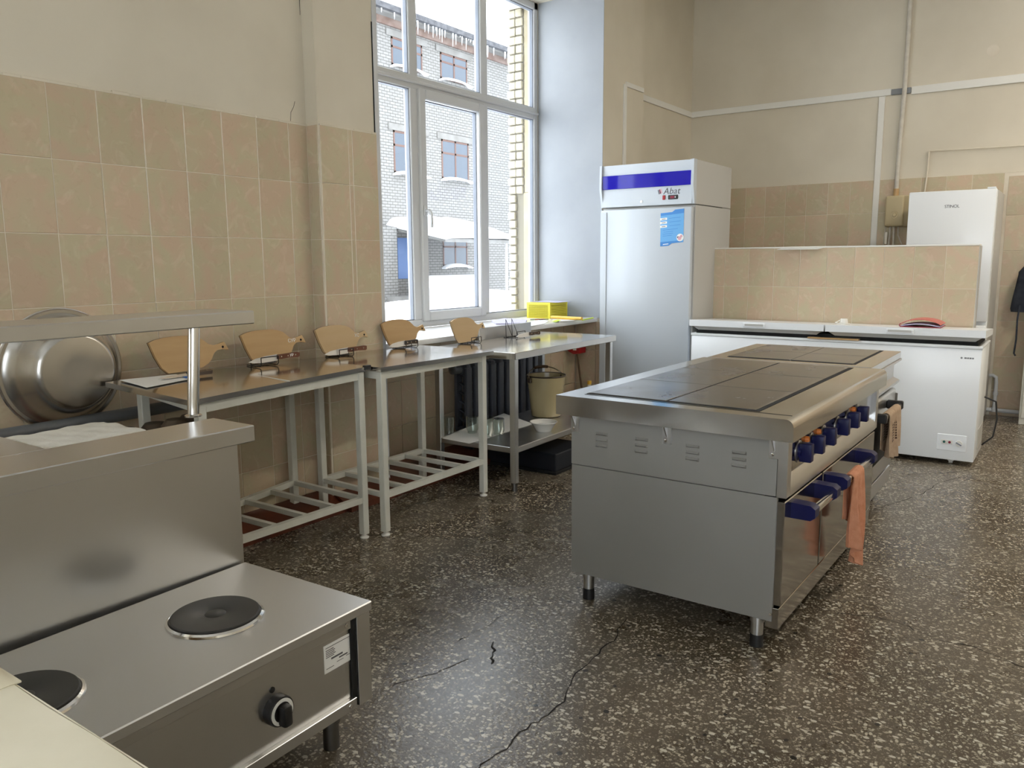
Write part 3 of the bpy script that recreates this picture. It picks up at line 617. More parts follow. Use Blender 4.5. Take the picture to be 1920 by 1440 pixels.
b = B(); b.lathe([(0, .003), (.045, .003), (.047, 0), (.050, .003), (.085, .058), (.092, .062), (.091, .066), (.083, .061), (.047, .010), (0, .009)], c, n=36); b.out('body', 'bowl', bw)
b = B(); b.lathe([(0, .042), (.040, .046), (.066, .040), (.066, .035), (0, .03)], c, n=24); b.out('contents', 'paper', bw)
jprof = [(0, 0), (.038, 0), (.042, .004), (.042, .085), (.034, .100), (.033, .112), (.030, .112), (.031, .100), (.039, .084), (.039, .006), (0, .005)]
jinv = [(r, .112-z) for r, z in jprof][::-1]
for i, (px, py, inv, sc, lb) in enumerate(((886, 811, 1, 1.0, 'upturned glass jar standing alone on the white sheet on the shelf'), (913, 818, 1, 1.15, 'tall upturned glass jar behind the white table leg'), (935, 814, 1, .95, 'upturned glass jar beside the steel leg on the shelf'), (842, 812, 0, 1.0, 'upright drinking glass at the wall end of the shelf'))):
    c = PZ(px, py, SZ+.002); t = thing('glass_jar', lb, 'jar' if inv else 'glass', c, 'glassware on the steel shelf')
    b = B(); b.lathe([(r*sc, z*sc) for r, z in (jinv if inv else [(0, 0), (.030, 0), (.036, .11), (.034, .11), (.028, .006), (0, .006)])], c, n=24); b.out('body', 'jar', t)
pc = [PZ(x, y, SZ+.001) for x, y in ((829, 822), (880, 832), (1000, 795), (945, 775), (872, 803))]
b = B(); b.prism(pc, (0, 0, .0008)); one(b, 'paper_sheet', 'paper', 'white paper sheet under the upturned jars on the shelf', 'paper')
a, c = PZ(918, 868, 0), PZ(1042, 891, 0)
b = B(); b.box(a.x, c.x, a.y-.02, a.y+.40, 0.02, .14, bev=.006); nb = thing('navy_crate', 'dark navy crate pushed under the steel shelf', 'crate', ((a.x+c.x)/2, a.y+.19, 0)); b.out('body', 'navy_box', nb)
P('base_rim', 'gap', nb, (a.x-.006, c.x+.006, a.y-.026, a.y+.406, 0, .022), bev=.003)
# red dustpan on a stick leaning on the pillar, bottle behind
e = Vector((-3.395, 6.10, .83)); 
dp = thing('dustpan', 'red plastic dustpan on a long thin handle leaning by the fridge', 'dustpan', (-3.1, 6.0, 0))
k0 = PY(1060, 655, 6.02); k1 = PY(1092, 649, 6.02); k2 = PY(1086, 663, 6.02); k3 = PY(1075, 664, 6.02)
b = B(); b.prism([k0, k0+Vector((0, 0, .03)), k1+Vector((0, 0, .035)), k1, k1+Vector((-.03, 0, -.002)), k2, k3], (0, .11, 0)); b.out('pan', 'red', dp)
P('label_patch', 'bowl', dp, (k3.x+.0, k3.x+.03, 6.012, 6.02, k3.z+.035, k3.z+.07))
b = B(); s1 = PY(1082, 664, 6.03); s2 = PY(1090, 722, 6.0); d = (s2-s1); s3 = s1+d*((0-s1.z)/d.z); b.cyl(s1, s3, .008, .010, 10); b.out('stick', 'wood_edge', dp)
c = PY(1105, 722, 5.93); c.z = 0; bt = thing('bottle', 'white bottle with amber cap on the floor beside the fridge', 'bottle', c)
zc = PY(1105, 714, 5.93).z
b = B(); b.lathe([(0, 0), (.038, 0), (.04, .01), (.04, zc-.13), (.016, zc-.04), (.015, zc-.02), (0, zc-.02)], c, n=20); b.out('body', 'bowl', bt)
b = B(); b.lathe([(0, zc-.03), (.018, zc-.03), (.018, zc+.0), (0, zc+.0)], c, n=16); b.out('cap', 'yellow2', bt)
# ------------------------------------------------------------------ sill things
ZS = .9055
p0 = PZ(991, 592, ZS); p1 = PZ(1030, 595, ZS)
yb = thing('storage_basket', 'yellow plastic mesh basket at the end of the window sill', 'basket', (p0.x+.12, p0.y+.12, ZS))
bx0, bx1, by0, by1 = -4.05, -3.78, 5.80, 6.06
by0 = 5.86; bx0 = PY(989, 590, by0).x; bx1 = PY(1031, 592, by0).x; by1 = 6.14; bh = .137
P('rim', 'yellow', yb, (bx0-.006, bx1+.006, by0-.006, by0+.006, ZS+bh-.018, ZS+bh), (bx0-.006, bx1+.006, by1-.006, by1+.006, ZS+bh-.018, ZS+bh), (bx0-.006, bx0+.006, by0, by1, ZS+bh-.018, ZS+bh), (bx1-.006, bx1+.006, by0, by1, ZS+bh-.018, ZS+bh), bev=.002)
P('base', 'yellow', yb, (bx0, bx1, by0, by1, ZS, ZS+.012))
for x in (bx0+.006, bx1-.006):
    for y in (by0+.006, by1-.006): P('corner_post', 'yellow', yb, (x-.010, x+.010, y-.010, y+.010, ZS, ZS+bh-.01))
me = B()
for i in range(22):
    x = bx0+(bx1-bx0)*i/21
    for y in (by0, by1): me.box(x-.0035, x+.0035, y-.003, y+.003, ZS, ZS+bh-.015)
for i in range(22):
    y = by0+(by1-by0)*i/21
    for x in (bx0, bx1): me.box(x-.003, x+.003, y-.0035, y+.0035, ZS, ZS+bh-.015)
for i in range(1, 8):
    z = ZS+bh*i/9
    for y in (by0, by1): me.box(bx0, bx1, y-.003, y+.003, z-.0035, z+.0035)
    for x in (bx0, bx1): me.box(x-.003, x+.003, by0, by1, z-.0035, z+.0035)
me.out('mesh_sides', 'yellow', yb)['kind'] = 'stuff'
b = B(); b.box(bx0+.02, bx1+.06, by0+.04, by1-.02, ZS+bh+.001, ZS+bh+.004); one(b, 'paper_sheet', 'lilac', 'pale sheet lying across the top of the yellow basket', 'paper')
def sheet(name, m, label, cat, pts, h=.004, z=ZS+.0005, group=None):
    b = B(); b.prism([PZ(x, y, z) for x, y in pts], (0, 0, h)); return one(b, name, m, label, cat, group)
sheet('paper_stack', 'lilac', 'lilac stack of papers on the window sill behind the wire stand', 'papers', ((922, 604), (945, 599), (988, 602), (985, 608), (930, 609)), .012)
sheet('paper_sheet', 'paper', 'white papers spread before the basket on the sill', 'papers', ((990, 604), (1016, 600), (1028, 602), (1022, 607), (996, 612)), .003)
sheet('notepad', 'paper', 'white notepad under the lime note on the sill', 'notepad', ((1036, 601), (1060, 598), (1084, 599), (1078, 602), (1048, 604)), .008)
sheet('sticky_note', 'lime', 'lime green sticky note on the sill', 'note', ((1034, 602), (1046, 599), (1052, 600.5), (1043, 603.6)), .0006, ZS+.0086)
b = B(); q0, q1 = PZ(1034, 594.5, ZS+.0222), PZ(1091, 597.5, ZS+.0222); b.cyl(q0, q1, .0135, n=12); one(b, 'rolled_sheet', 'yellow2', 'amber rolled tube lying on the window sill', 'tube')
b = B(); q0, q1 = PZ(1092, 600, ZS+.006), PZ(1112, 596, ZS+.006); b.cyl(q0, q1, .006, n=8); one(b, 'marker', 'lime', 'pale green marker at the end of the sill', 'marker')
for px, py, m, lb in ((1003, 599, 'green_lamp', 'dark green pencil on the sill before the basket'), (1012, 599, 'red', 'red pencil on the sill before the basket'), (1020, 599, 'black', 'black pencil on the sill before the basket')):
    b = B(); q = PZ(px, py, ZS+.0068); b.cyl(q-Vector((.016, .045, 0)), q+Vector((.016, .045, 0)), .0032, n=6); one(b, 'pencil', m, lb, 'pencil', 'pencils on the sill')
# ------------------------------------------------------------------ cutting boards, wire stands, knives
OUT = [(1075, 100), (1130, 78), (1200, 65), (1280, 60), (1350, 60), (1420, 65), (1480, 80), (1530, 102), (1565, 135), (1595, 165), (1640, 180), (1690, 172), (1745, 155), (1762, 195), (1780, 240), (1720, 226), (1665, 232), (1630, 262), (1605, 310), (1570, 350), (1510, 380), (1420, 396), (1300, 402), (1200, 402), (1150, 345), (1110, 240)]
def board(label, yl, x, z, L, lean, m, letters=None, H=.165):
    t = thing('cutting_board', label, 'cutting board', (x, yl+L*.4, z), 'fish shaped cutting boards on the tables')
    pts = [(0, (u-1075)/705*L+yl, (402-v)/342*H) for u, v in OUT]
    rot = Matrix.Translation((x, 0, z)) @ Matrix.Rotation(-lean, 4, 'Y')
    b = B(); b.prism([rot @ Vector(p) for p in pts], rot.to_3x3() @ Vector((-.014, 0, 0))); b.out('body', m, t)
    b = B(); b.prism([rot @ (Vector(p)+Vector((-.0145, 0, 0))) for p in [(0, yl+L*.43+((q[1]-yl-L*.43)*1.008), .07+(q[2]-.07)*1.012) for q in pts]], rot.to_3x3() @ Vector((-.003, 0, 0))); b.out('back_edge', 'wood_edge', t)
    hc = rot @ Vector((.0006, yl+L*.922, (402-205)/342*H)); b = B(); b.cyl(hc-rot.to_3x3() @ Vector((.002, 0, 0)), hc, .006, n=12); b.out('hang_hole', 'gap', t)
    if letters: text('lettering', letters, .026, 'print_white', t, rot @ Vector((.001, yl+L*.77, (402-205)/342*H)), rot.to_3x3().to_4x4() @ RX)
    return t
def stand(label, yc, x, z, W=.13):
    t = thing('wire_stand', label, 'stand', (x, yc, z), 'black wire board stands'); r = .0025
    b = B()
    for y in (yc+.0, yc+.075):
        b.tube([(x-.022, y-.035, z+r), (x-.050, y+.0, z+.125), (x-.022, y+.04, z+r)], r, 6)
    b.tube([(x-.022, yc-.035, z+r), (x-.022, yc+.115, z+r)], r, 6)
    b.out('back_frame', 'wire', t)
    b = B()
    for y in (yc-W*.4, yc+W*.4): b.tube([(x-.03, y, z+r), (x+.075, y, z+r), (x+.083, y, z+.012), (x+.083, y, z+.045)], r, 6)
    b.tube([(x+.083, yc-W*.4, z+.045), (x+.083, yc+W*.4, z+.045)], r, 6); b.tube([(x+.072, yc-W*.4, z+.014), (x+.072, yc+W*.4, z+.014)], r, 6)
    b.out('front_rail', 'wire', t)
    return t
def knife(label, yl, x, z, L=.27, m='handle', tilt=.0, yawd=0, letters=None):
    t = thing('kitchen_knife', label, 'knife', (x, yl, z), 'knives by the cutting boards')
    bl = L*.56; b = B(); b.prism([(x, yl+u, z+v) for u, v in ((0, .012), (bl*.25, .026), (bl*.6, .033), (bl, .036), (bl, .004), (bl*.5, .001), (bl*.2, .004))], (.0016, 0, 0)); b.out('blade', 'blade', t)
    b = B(); b.prism([(x-.007, yl+u, z+v) for u, v in ((bl-.004, .034), (bl-.004, .012), (bl+.02, .010), (bl+(L-bl)*.5, .013), (L-.01, .009), (L, .014), (L, .032), (L-.015, .036), (bl+(L-bl)*.5, .034))], (.015, 0, 0)); h = b.out('handle', m, t)
    for f in (.15, .45, .8): 
        q = Vector((x+.008, yl+bl+(L-bl)*f, z+.023)); rb = B(); rb.cyl(q-Vector((.001, 0, 0)), q+Vector((.001, 0, 0)), .0035, n=8); rb.out('rivet', 'chrome', h)
    if letters: text('lettering', letters, .02, 'print_white', t, Vector((x+.0087, yl+bl+(L-bl)*.62, z+.023)), RX)
    t.rotation_euler = (tilt, 0, math.radians(yawd)); return t
XB = -3.335
def ztab(x, y):
    u = min(1, max(0, (y-1.835)/1.003)); xf, xb = -2.87, BLC[0]*(1-u)-3.475*u; v = min(1, max(0, (x-xf)/(xb-xf)))
    return (.857*(1-u)+.886*u)*(1-v)+(BLC[2]*(1-u)+.888*u)*v
def ypx(px, py, x): return PX(px, py, x).y
Z1, Z2, Z3 = max(ztab(x, y) for x in (-3.36, -3.25) for y in (2.45, 2.6, 2.8))+.0005, .8845, .8605   # stands rest on the tops
board('pale wooden fish shaped cutting board partly behind the steel shelf post', ypx(286, 660, XB), XB, max(ztab(-3.335, y) for y in (1.95, 2.1, 2.3))+.0035, .40, .16, 'wood')
board('wooden fish shaped cutting board with white letters on its handle before the tiled wall', ypx(458, 640, XB), XB, Z1+.0085, .395, .16, 'wood', 'СУР')
board('wooden fish shaped cutting board leaning in front of the tiled pier', ypx(597, 630, XB), XB, Z2+.0085, .385, .16, 'wood_lt', 'ХС')
board('wooden fish shaped cutting board in front of the window frame above a dark knife', ypx(722, 620, XB), XB, Z2+.0085, .375, .16, 'wood')
board('wooden fish shaped cutting board standing without a knife on the steel table', ypx(845, 610, XB), XB+.03, Z3+.0085, .35, .16, 'wood_lt')
KX = XB+.072
stand('black wire stand holding the board with white letters', ypx(503, 668, KX), XB, Z1)
stand('black wire stand holding the board before the pier', ypx(647, 655, KX), XB, Z2)
stand('black wire stand holding the board before the window frame', ypx(770, 645, KX), XB, Z2)
stand('black wire stand holding the board without a knife', ypx(884, 630, KX), XB+.03, Z3)
stand('empty black wire stand on the steel table near the basket', ypx(968, 612, KX), XB+.03, Z3)
knife('knife with brown lettered handle before the board with white letters', ypx(465, 673, KX), KX, Z1+.017, .31, letters='УР')
knife('knife with brown handle before the board at the pier', ypx(607, 657, KX), KX, Z2+.017, .31)
knife('dark knife in the stand before the window frame', ypx(728, 644, KX), KX, Z2+.016, .25, 'dark_handle')
knife('small knife beside the empty wire stand', ypx(961, 622, KX+.03), KX+.06, Z3+.004, .25, 'dark_handle', 0, -8)
kt = knife('knife lying on the white paper beside the steel post', ypx(299, 703, -3.215), -3.215, .893, .27, 'dark_handle', 0, 0)
def PT(px, py, dz):
    z = .88
    for _ in range(12): q = PZ(px, py, z); z = ztab(q.x, q.y)+dz
    return PZ(px, py, z)
b = B(); q4 = [PT(x, y, .0040) for x, y in ((224, 713), (275, 727), (362, 710), (330, 702))]
b.grid(6, 6, lambda u, v: (q4[0].lerp(q4[1], u)).lerp(q4[3].lerp(q4[2], u), v)+Vector((0, 0, .0015)), .0012); one(b, 'paper_sheet', 'paper', 'white sheet of paper under the knife on the drooping table corner', 'paper')
b = B(); q5 = [PT(x, y, .006) for x, y in ((342, 707.5), (346, 705), (375, 711), (371, 714))]; b.hexa(q5+[q+Vector((0, 0, .005)) for q in q5]); one(b, 'pen', 'blue_paper', 'blue strip lying at the edge of the white paper', 'pen')
kt.rotation_euler = (0, math.radians(-78), 0); kt.location.z = ztab(-3.215, 2.1)+.0118
# ------------------------------------------------------------------ big basin hung on the wall
bc = PX(115, 697, XL+.012); ba = thing('metal_basin', 'large dented aluminium basin hung on the tiled wall', 'basin', (XL+.02, bc.y, .73))
R1 = .242; prof = [(R1, 0), (R1+.010, .003), (R1+.013, .010), (R1+.008, .016), (R1-.004, .016), (R1-.010, .022), (R1-.022, .030), (R1-.040, .060), (.172, .118), (.160, .135), (.150, .143), (.142, .145), (.05, .143), (0, .1425)]
b = B(); b.lathe(prof, (XL+.0145, bc.y, .962), axis='x', n=56); b.out('shell', 'alu', ba)
b = B(); b.lathe([(R1+.008, .004), (R1+.016, .008), (R1+.008, .014), (R1+.002, .009), (R1+.008, .004)], (XL+.0145, bc.y, .962), axis='x', n=56); b.out('rolled_rim', 'chrome', ba)
# ------------------------------------------------------------------ serving counter behind the low stove
sc = thing('serving_counter', 'stainless steel counter with a raised shelf on round posts', 'counter', (-2.35, .9, 0))
P('front_panel', 'steel', sc, (-2.172, -2.155, -.55, 1.535, .12, .835), bev=.002)
P('countertop', 'steel', sc, (-2.348, -2.13, -.6, 1.585, .832, .885), (-2.70, -2.348, -.6, 1.048, .832, .885), bev=.003)
P('body', 'steel', sc, (-2.34, -2.172, -.55, 1.50, .12, .832), (-2.68, -2.34, -.55, 1.02, .12, .832))
for x, y in ((-2.2, 1.45), (-2.2, -.45), (-2.6, -.45), (-2.6, .95)): b = B(); b.cyl((x, y, 0), (x, y, .13), .022, n=16); b.out('foot', 'steel_dark', sc)
P('upper_shelf', 'steel', sc, (-2.60, -2.352, -.6, 1.775, 1.190, 1.235), bev=.003)
for y in (1.585, .1):
    b = B(); b.cyl((-2.425, min(y, 1.56), .885), (-2.425, y, 1.192), .0195, n=24); po = b.out('post', 'chrome', sc)
    b = B(); b.lathe([(.019, 0), (.028, .001), (.028, .006), (.0195, .010)], (-2.425, min(y, 1.56), .885), n=24); b.out('flange', 'chrome', po)
# tray lined with a white cloth, on a stand behind the counter
tc = thing('cloth_covered_box', 'white cloth draped over a box behind the steel counter', 'box', (-2.55, 1.25, 0))
def clothf(u, v):
    x = -2.72+u*.34; y = 1.07+v*.36; e = min(u, 1-u, 1-v)
    return Vector((x, y, .872-.12*max(0, 1-e/.14)**2+.0022*math.sin(u*17+v*9)+.0015*math.sin(v*29-u*13)))
b = B(); b.grid(24, 24, clothf, .004); b.out('cloth', 'white_cloth', tc)
P('box', 'white_cloth', tc, (-2.69, -2.41, 1.07, 1.40, 0, .73))
# row of dark pots behind
for i, (px, py) in enumerate(((232, 800), (290, 790), (330, 783), (358, 775))):
    xx = (-3.06, -3.17, -3.03, -3.21)[i]; q = PX(px, py, xx); zb_ = .2185 if i else 0; c = Vector((xx, q.y, zb_)); h = q.z-zb_
    t = thing('clay_pot', 'dark round pot standing in a row behind the steel counter', 'pot', c, 'dark pots behind the counter')
    b = B(); b.lathe([(0, 0), (.045, 0), (.062, h*.25), (.068, h*.7), (.06, h-.03), (.04, h-.006), (0, h)], c, n=20); b.out('body', 'clay', t)
# ------------------------------------------------------------------ low two-plate stove
st = thing('electric_stove', 'low stainless steel stove with two round black hotplates', 'stove', (-1.59, 1.54, 0))
P('worktop', 'steel_satin', st, (-2.143, -1.585, .36, 1.545, .412, .440), bev=.003)
P('body', 'steel', st, (-2.13, -1.615, .38, 1.525, .14, .413))
P('top_rail', 'steel', st, (-1.62, -1.598, .38, 1.47, .382, .413), bev=.001)
P('front_panel', 'steel', st, (-1.625, -1.606, .38, 1.47, .172, .383), bev=.001)
P('bottom_rail', 'steel', st, (-1.62, -1.592, .38, 1.478, .140, .172), bev=.001)
P('corner_post', 'steel', st, (-1.63, -1.592, 1.488, 1.54, .140, .412), bev=.001)
P('post_gap', 'gap', st, (-1.625, -1.600, 1.470, 1.489, .142, .411))
for y, z in ((1.452, .398), (1.452, .156)):
    b = B(); b.lathe([(.006, 0), (.005, .002), (.0, .003)], (-1.597 if z > .3 else -1.592, y, z), axis='x', n=12); b.out('screw', 'chrome', st)
for k, (cx, cy) in enumerate(((-1.866, 1.228), (-1.866, .725))):
    b = B(); b.lathe([(.118, 0), (.129, .0005), (.127, .006), (.121, .010), (.118, .008), (.118, 0)], (cx, cy, .440), n=56); hp_ = b.out('hotplate_ring', 'chrome', st)
    b = B(); b.lathe([(.117, .001), (.117, .013), (.114, .0155), (.030, .0145), (.028, .0135), (.026, .0148), (.0, .0148)], (cx, cy, .440), n=56); b.out('hotplate', 'black_iron', st)
for y in (1.16, .66):
    q = PX(515, 1328, -1.60) if y > 1 else Vector((-1.6, .62, .27)); q.x = -1.606
    b = B(); b.lathe([(.040, 0), (.040, .022), (.038, .026), (0, .026)], q, axis='x', n=32); kn = b.out('knob', 'black', st)
    b = B(); b.lathe([(.026, .0262), (.035, .0262), (.035, .0275), (.026, .0275), (.026, .0262)], q, axis='x', n=32); b.out('dial_ring', 'print_white', kn)
    b = B(); b.box(q.x+.02, q.x+.052, q.y-.014, q.y+.014, q.z-.034, q.z+.022, bev=.007, seg=2); b.out('grip', 'black', kn)
    b = B(); b.lathe([(.008, 0), (.008, .003), (0, .004)], (q.x, q.y-.008, q.z+.056), axis='x', n=14); b.out('indicator', 'black', st)
for x, y in ((-1.68, 1.455), (-1.68, .45), (-2.07, 1.455), (-2.07, .45)):
    b = B(); b.cyl((x, y, .08), (x, y, .142), .028, n=20); b.cyl((x, y, 0), (x, y, .082), .024, .023, 20); b.out('foot', 'steel_dark', st)
la, lb_ = PX(605, 1214, -1.605), PX(656, 1240, -1.605)
l0, l1 = la.y, PX(656, 1185, -1.605).y
lab = P('maker_label', 'print_white', st, (-1.606, -1.6048, l0, l1, .285, .365))
def strip(y0, y1, z, h=.0022, m='print_grey'): P('print_line', m, lab, (-1.6048, -1.6044, l0+(l1-l0)*y0, l0+(l1-l0)*y1, z, z+h))
for y0, y1, z, h in ((.06, .95, .356, .0016), (.06, .35, .348, .002), (.06, .40, .343, .002), (.06, .38, .338, .002), (.06, .42, .333, .002), (.06, .36, .328, .002), (.25, .68, .318, .005), (.54, .86, .310, .004), (.45, .70, .302, .0015), (.80, .96, .305, .0015), (.06, .34, .296, .0015)): strip(y0, y1, z, h)
st.rotation_euler[2] = math.radians(1.6)
# ------------------------------------------------------------------ cooking range (near unit)
RZ = .866
rg = thing('cooking_range', 'large steel electric range with six rectangular hotplates and navy knobs', 'stove', (-1.22, 3.45, 0))
x0, x1, y0, y1 = -1.682, -.737, 2.700, 4.225
b = B(); pr = [(x0, RZ-.078), (x0, RZ)]+[(x1-.028+.028*math.sin(a), RZ-.028+.028*math.cos(a)) for a in [math.pi/2*k/6 for k in range(7)]]+[(x1, RZ-.078)]
b.prism([(x, y0, z) for x, z in pr][::-1], (0, y1-y0, 0)); b.out('worktop', 'steel_top', rg)
b = B(); b.tube([(x0+.09, y0+.075, RZ+.0004), (x1-.028, y0+.075, RZ+.0004)], .0009, 4); b.out('seam', 'gap', rg)
px = [-1.588, -1.243, -.893]; pyy = [2.800, 3.262, 3.722, 4.182]
P('plate_gap', 'gap', rg, (px[0]-.006, px[2]+.008, pyy[0]-.008, pyy[3]+.006, RZ-.002, RZ+.0012))
for i in range(2):
    for j in range(3):
        P('hotplate', 'iron', rg, (px[i]+(.003 if i else 0), px[i+1]-(.008 if i == 0 else .010), pyy[j]+(.0015 if j else .004), pyy[j+1]-.0015, RZ-.001, RZ+.0038), bev=.0015)
fx = -.785
P('end_panel', 'galv', rg, (-1.635, -.80, y0+.045, y0+.06, .580, RZ-.078)); P('end_panel', 'galv', rg, (-1.632, -.795, y0+.043, y0+.06, .118, .577))
P('end_panel', 'galv', rg, (-1.635, -.80, y1-.06, y1-.04, .118, RZ-.078)); P('back_panel', 'galv', rg, (-1.64, -1.62, y0+.06, y1-.06, .118, RZ-.078)); P('bottom', 'steel_dark', rg, (-1.63, -.80, y0+.06, y1-.06, .118, .13))
P('carcass', 'gap', rg, (-1.6, -.83, y0+.08, y1-.08, .13, .78))
# stamped vents on the end panel
vb = {}
for cx in (-1.496, -1.321, -1.113, -.936):
    for k in range(3):
        z = .720-k*.024
        a0, a1, yy = cx-.027, cx+.027, y0+.0455
        b = B(); b.hexa([(a0, yy-.001, z-.007), (a1, yy-.001, z-.007), (a1, yy, z-.007), (a0, yy, z-.007), (a0+.006, yy-.0085, z-.002), (a1-.006, yy-.0085, z-.002), (a1, yy, z+.006), (a0, yy, z+.006)]); b.out('vent', 'galv', rg, 20)
for cx in (-1.617, -1.215, -.812):
    b = B(); b.prism([(cx-.018, y0+.045, .788), (cx+.018, y0+.045, .788), (cx+.018, y0+.045, .715), (cx-.018, y0+.045, .715)], (0, -.003, 0))
    b.hexa([(cx-.002, y0+.042, .74), (cx+.002, y0+.042, .74), (cx+.002, y0+.045, .74), (cx-.002, y0+.045, .74), (cx-.002, y0+.012, .788), (cx+.002, y0+.012, .788), (cx+.002, y0+.045, .788), (cx-.002, y0+.045, .788)])
    br = b.out('bracket', 'steel', rg); b = B(); b.lathe([(.006, 0), (.005, .003), (0, .004)], (cx-.004, y0+.042, .729), axis='-y', n=12); b.out('bolt', 'chrome', br)
# front face
P('corner_post', 'steel', rg, (-.798, -.762, y0+.042, y0+.085, .578, RZ-.078), bev=.002)
P('corner_post', 'steel', rg, (-.84, -.762, y1-.075, y1-.035, .578, RZ-.078), bev=.002)
P('control_panel', 'steel_mirror', rg, (-.80, fx, y0+.085, y1-.075, .640, RZ-.078), bev=.001)
b = B(); b.prism([(fx-.01, y0+.085, .648), (fx+.002, y0+.085, .648), (-.762, y0+.085, .612), (-.762, y0+.085, .578), (fx-.01, y0+.085, .578)], (0, y1-y0-.16, 0)); b.out('ledge', 'steel', rg)
for y in (2.945, 3.105, 3.275, 3.495, 3.675, 3.845):
    b = B(); b.lathe([(.041, 0), (.042, .003), (.037, .004), (0, .004)], (fx, y, .705), axis='x', n=28); kn = b.out('knob_dial', 'steel', rg)
    b = B(); b.lathe([(.025, 0), (.025, .012), (0, .012)], (fx+.003, y, .705), axis='x', n=20); b.box(fx+.006, fx+.050, y-.019, y+.019, .670, .738, bev=.004, seg=2); b.out('knob', 'blue_knob', kn)
for y in (3.03, 3.19, 3.76):
    b = B(); b.lathe([(.012, 0), (.012, .008), (.008, .014), (0, .015)], (fx, y, .735), axis='x', n=16); b.out('indicator_lamp', 'orange', rg)
for (a, c) in ((y0+.045, 3.235), (3.243, y1-.04)):
    P('door_gap', 'gap', rg, (-.84, -.80, a, c, .17, .577))
    do = P('oven_door', 'steel_mirror', rg, (-.80, -.768, a+.004, c-.004, .178, .562), bev=.003)
    yc = (a+c)/2; hl = .150 if c < 3.3 else .25; yc = 3.0 if c < 3.3 else 3.56
    b = B(); b.box(-.712, -.690, yc-hl, yc+hl, .500, .528, bev=.006, seg=2); hb = b.out('door_handle', 'chrome', do)
    for s in (-1, 1):
        b = B(); b.prism([(-.768, yc+s*hl-.028, .545), (-.768, yc+s*hl-.028, .488), (-.700, yc+s*hl-.028, .488), (-.684, yc+s*hl-.028, .500), (-.684, yc+s*hl-.028, .530), (-.700, yc+s*hl-.028, .542)], (0, .056, 0)); b.out('handle_bracket', 'blue_knob', hb)
P('kick_panel', 'steel_mirror', rg, (-.82, -.772, y0+.045, y1-.04, .092, .170), bev=.002)
b = B(); b.lathe([(.006, 0), (.005, .003), (0, .004)], (-.80, y0+.044, .145), axis='-y', n=12); b.out('bolt', 'chrome', rg)
for x, y in ((-1.572, 2.785), (-.856, 2.775), (-1.565, 4.14), (-.862, 4.14)):
    b = B(); b.cyl((x, y, .095), (x, y, .13), .026, n=20); b.cyl((x, y, .045), (x, y, .096), .0225, n=20); fo = b.out('foot', 'steel', rg)
    b = B(); b.cyl((x, y, 0), (x, y, .046), .025, .024, 20); b.out('foot_cap', 'black', fo)
b = B(); b.cyl((-1.02, 4.05, RZ+.003), (-1.02, 4.05, RZ+.0034), .01); b.bm.clear(); b.bm.free()
rg.rotation_euler[2] = math.radians(-.5)
# ------------------------------------------------------------------ cooking range (far unit)
fg = thing('cooking_range', 'smaller steel range with four hotplates butted behind the six plate range', 'stove', (-1.24, 4.69, 0))
x0, x1, y0, y1 = -1.668, -.815, 4.262, 5.115
b = B(); b.box(x0, x1, y0, y1, RZ-.042, RZ-.002, bev=.003); b.out('worktop', 'steel_top', fg)
P('edge_trim', 'steel', fg, (x1-.01, x1+.006, y0, y1, RZ-.056, RZ-.042), bev=.002)
px = [-1.575, -1.235, -.918]; pyy = [4.345, 4.72, 5.085]
P('plate_gap', 'gap', fg, (px[0]-.006, px[2]+.012, pyy[0]-.006, pyy[2]+.006, RZ-.004, RZ-.0008))
for i in range(2):
    for j in range(2): P('hotplate', 'iron', fg, (px[i]+.002, px[i+1]-.002, pyy[j]+.0015, pyy[j+1]-.0015, RZ-.003, RZ+.0018), bev=.0015)
P('body', 'galv', fg, (-1.63, -.86, y0+.01, y1-.02, .10, RZ-.042))
P('upper_panel', 'steel', fg, (-.862, -.845, y0+.01, y1-.02, .695, RZ-.045), bev=.001)
b = B(); b.prism([(-.845, y0+.01, .715), (-.812, y0+.01, .700), (-.812, y0+.01, .685), (-.845, y0+.01, .665)], (0, y1-y0-.03, 0)); b.out('drip_ledge', 'steel', fg)
do = P('oven_door', 'steel', fg, (-.858, -.822, y0+.02, y1-.04, .20, .655), bev=.014, seg=3)
P('door_window', 'gap', do, (-.823, -.8205, y0+.10, y1-.14, .30, .54))
b = B(); b.box(-.768, -.742, 4.32, 4.80, .585, .613, bev=.008, seg=2); hb = b.out('door_handle', 'alu', do)
for y in (4.31, 4.78): b = B(); b.box(-.822, -.738, y, y+.035, .575, .622, bev=.006); b.out('handle_bracket', 'black', hb)
P('kick_panel', 'steel', fg, (-.86, -.83, y0+.02, y1-.03, .10, .185), bev=.002)
P('side_pipe', 'steel_dark', fg, (-.845, -.815, y1-.035, y1-.015, .28, .62), bev=.003)
for x, y in ((-1.55, 4.34), (-.92, 4.34), (-1.55, 5.03), (-.92, 5.03)): b = B(); b.cyl((x, y, 0), (x, y, .105), .023, n=16); b.out('foot', 'steel_dark', fg)
fg.rotation_euler[2] = math.radians(.4)
